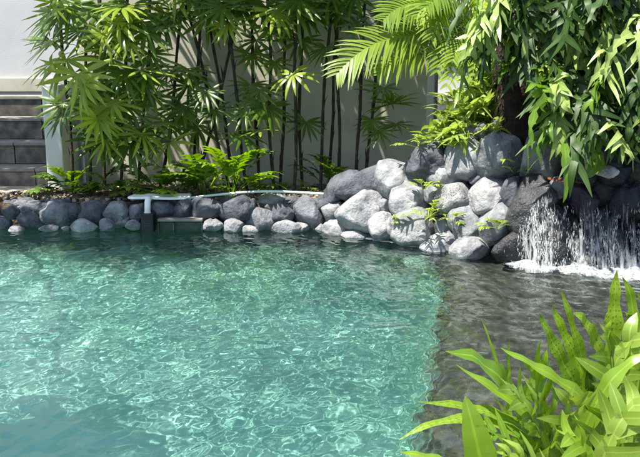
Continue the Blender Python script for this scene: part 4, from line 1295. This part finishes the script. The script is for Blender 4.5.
def nf(pxs, ys, w, mat, up=(0, -0.4, 1), lobes=0, ll=0.08, lw=0.013, **kw):
    P = [at(px, py, y) for (px, py), y in zip(pxs, ys)]
    mb = MB()
    if lobes: w *= 0.8; ll *= 1.35; lw *= 0.85; lobes += 1; kw.setdefault('chaos', 0.45); kw.setdefault('droop', 0.15); kw.setdefault('ang', 34)
    else: w *= 1.3
    frond(mb, P, Vector(up), w, lobes, ll, lw, profile=kw.pop('profile', 'strap'), nseg=kw.pop('nseg', 20), wave=kw.pop('wave', 0.22), **kw)
    mb.build('frond', near_f, [M[mat]])


Yn = 1.8
nf([(560, 480), (520, 420), (505, 350), (445, 352)], [1.75, 1.7, 1.68, 1.66], 0.027, 'fern_near', (0.1, -0.6, 1))
nf([(580, 470), (545, 425), (515, 400), (456, 365)], [1.72, 1.68, 1.64, 1.62], 0.015, 'fern_near', (0.2, -0.8, 1))
nf([(570, 470), (530, 420), (490, 405), (418, 402)], [1.74, 1.68, 1.62, 1.6], 0.014, 'fern_dots', (0.1, -0.6, 1))
nf([(565, 480), (520, 410), (450, 405), (399, 440)], [1.72, 1.66, 1.58, 1.55], 0.0115, 'fern_dots', (0.1, -0.6, 1))
nf([(492, 520), (485, 475), (474, 430), (465, 396)], [1.5, 1.5, 1.5, 1.52], 0.030, 'fern_near', (0.2, -1, 0.1), wave=0.02)
nf([(620, 440), (588, 393), (545, 370), (500, 348)], [1.75, 1.72, 1.68, 1.66], 0.015, 'fern_near', (0.2, -0.7, 1))
nf([(600, 440), (575, 380), (555, 350), (539, 313)], [1.82, 1.8, 1.78, 1.78], 0.017, 'fern_dots', (0.3, -1, 0.3))
nf([(615, 460), (590, 390), (575, 330), (560, 287)], [1.85, 1.82, 1.8, 1.8], 0.013, 'fern_dots', (0.4, -1, 0.3))
nf([(610, 450), (590, 380), (565, 340), (552, 305)], [1.88, 1.86, 1.85, 1.85], 0.017, 'fern_dots', (0.4, -1, 0.3))
nf([(610, 450), (615, 360), (612, 310), (617, 270)], [1.86, 1.84, 1.82, 1.82], 0.019, 'fern_dots', (-0.3, -1, 0.3))
nf([(625, 420), (600, 350), (590, 318), (572, 312)], [1.86, 1.84, 1.82, 1.8], 0.018, 'fern_dots', (0.2, -0.8, 0.8))
nf([(620, 440), (635, 350), (640, 300), (622, 277)], [1.9, 1.88, 1.88, 1.88], 0.015, 'fern_near', (-0.2, -1, 0.5))
nf([(625, 450), (640, 360), (665, 300), (660, 270)], [1.9, 1.88, 1.88, 1.88], 0.02, 'fern_near', (-0.2, -1, 0.5), 3, 0.08, 0.016)
nf([(560, 500), (585, 410), (610, 365), (652, 352)], [1.7, 1.68, 1.66, 1.66], 0.017, 'fern_near', (0.0, -0.8, 1))
nf([(600, 460), (600, 390), (615, 345), (645, 330)], [1.78, 1.76, 1.74, 1.72], 0.026, 'near_pale', (0, -0.5, 1), 3, 0.09, 0.019)
nf([(610, 440), (612, 380), (618, 340), (598, 322)], [1.8, 1.78, 1.76, 1.74], 0.024, 'near_pale', (0.1, -0.6, 1), 2, 0.07, 0.016)
nf([(565, 500), (545, 430), (530, 400), (500, 378)], [1.66, 1.62, 1.6, 1.6], 0.017, 'near_pale', (0.1, -0.6, 1), 4, 0.085, 0.013)
nf([(560, 520), (555, 440), (545, 400), (520, 372)], [1.7, 1.68, 1.66, 1.66], 0.013, 'fern_near', (0.2, -0.6, 1), 4, 0.085, 0.012)
nf([(590, 520), (570, 440), (560, 415), (575, 385)], [1.62, 1.6, 1.58, 1.58], 0.015, 'near_pale', (0.1, -0.7, 1), 3, 0.07, 0.014)
nf([(585, 520), (600, 460), (615, 410), (650, 395)], [1.55, 1.53, 1.52, 1.52], 0.024, 'near_pale', (0, -0.6, 1), 4, 0.09, 0.016)
nf([(620, 520), (600, 460), (585, 440), (556, 430)], [1.55, 1.53, 1.52, 1.52], 0.018, 'fern_near', (0, -0.6, 1), 3, 0.07, 0.014)
nf([(560, 520), (530, 450), (505, 440), (480, 425)], [1.6, 1.57, 1.55, 1.53], 0.014, 'fern_near', (0.1, -0.6, 1), 3, 0.06, 0.012)
nf([(575, 510), (545, 470), (520, 455), (496, 452)], [1.5, 1.48, 1.46, 1.45], 0.016, 'near_pale', (0.1, -0.6, 1), 3, 0.06, 0.012)
nf([(520, 520), (470, 470), (430, 455), (400, 452)], [1.45, 1.45, 1.45, 1.45], 0.012, 'fern_near', (0.1, -0.6, 1))
nf([(520, 420), (508, 390), (506, 365), (510, 338)], [1.7, 1.7, 1.7, 1.7], 0.005, 'fern_dots', (0.3, -1, 0.3))
nf([(512, 400), (497, 370), (493, 345), (481, 318)], [1.7, 1.7, 1.7, 1.7], 0.0035, 'fern_near', (0.3, -1, 0.3))
nf([(600, 500), (612, 440), (620, 420), (632, 405)], [1.6, 1.58, 1.57, 1.57], 0.02, 'fern_near', (0, -.6, 1), 2, 0.07, 0.016)
for k in range(18):                       # inner fronds filling the heart of the plant
    px, py = rnd.uniform(520, 650), rnd.uniform(365, 465)
    nf([(rnd.uniform(575, 620), 500), (px + rnd.uniform(-15, 15), py + 50), (px, py + 15), (px + rnd.uniform(-45, 35), py - rnd.uniform(5, 35))], [1.85, 1.84, 1.83, 1.80], rnd.uniform(0.011, 0.02), rnd.choice(['fern_near', 'fern_near', 'fern', 'fern_dots', 'near_pale']), (rnd.uniform(-.4, .4), -0.6, 0.8), rnd.choice([0, 2, 3]), 0.08, 0.013)
mb = MB()
for k in range(26):
    q = nb + Vector((rnd.uniform(-.2, .25), rnd.uniform(-.15, .1), 0))
    mb.tube([q, q + Vector((rnd.uniform(-.04, .04), rnd.uniform(-.04, .04), rnd.uniform(.06, .2)))], [0.006, 0.003], 5)
mb.build('rhizome', near_f, [M['fibre']])
# near bank stones under the fern
nbk = empty('near_bank_stones', (1.2, 2.0, 0.05))
tag(nbk, 'brown stones of the near bank below the foreground fern', 'stone edging')
for (x, y, z, s_) in ((0.95, 1.95, 0.06, 0.10), (1.15, 2.05, 0.07, 0.12), (1.38, 2.12, 0.08, 0.13), (0.75, 1.83, 0.05, 0.09), (1.65, 2.22, 0.07, 0.13)):
    stone(nbk, 'stone', Vector((x, y, z)), (s_, s_ * .9, s_ * .7), (0.16, 0.13, 0.09))

# ------------------------------------------------------------------ tree over the left bank (its crown is above the frame; the water mirrors it)
rnd.seed(4)
tr0 = Vector((-3.9, 4.9, 0.12))
tree = empty('shade_tree', tr0)
tag(tree, 'leafy tree leaning over the left bank, seen only mirrored in the pool', 'tree')
mb = MB()
mb.tube([Vector(x) for x in bezier([tr0, tr0 + Vector((0, 0, 1.2)), tr0 + Vector((.2, 0, 2.2)), Vector((-3.4, 4.8, 3.2))], 9)], [0.13 - 0.009 * k for k in range(9)], 10)
mb.build('trunk', tree, [M['bark']])
LOBES = [((-3.65, 5.75, 3.6), (0.65, 0.55, 0.45), 1500), ((-2.85, 4.7, 3.5), (0.6, 0.45, 0.4), 800), ((-2.76, 2.15, 3.3), (0.42, 0.45, 0.25), 480)]
mb = MB(); cr = MB()
for c, r_, n_ in LOBES:
    c = Vector(c)
    mb.tube([Vector(x) for x in bezier([Vector((-3.5, 4.8, 2.9)), Vector((-3.4, 4.6, 3.3)).lerp(c, .4), c], 7)], [0.035, .03, .022, .016, .012, .008, .005], 7)
    for k in range(n_):
        d = Vector((rnd.gauss(0, 1), rnd.gauss(0, 1), rnd.gauss(0, 1))).normalized() * rnd.random() ** 0.4
        p0 = c + Vector((d.x * r_[0], d.y * r_[1], d.z * r_[2]))
        if noise.noise(p0 * 3.5) < -0.25: continue
        a = rnd.uniform(0, 6.28); d = Vector((math.cos(a), math.sin(a), rnd.uniform(-.6, .3))).normalized()
        s_ = d.cross(Vector((rnd.uniform(-.5, .5), rnd.uniform(-.5, .5), 1))).normalized(); L = rnd.uniform(0.08, 0.15)
        cr.ribbon([p0, p0 + d * L * .5, p0 + d * L], [s_] * 3, [Vector((0, 0, 1))] * 3, [0.006, L * 0.24, 0.002], 0.2)
mb.build('limbs', tree, [M['bark']])
cr.build('crown', tree, [M['fern']])
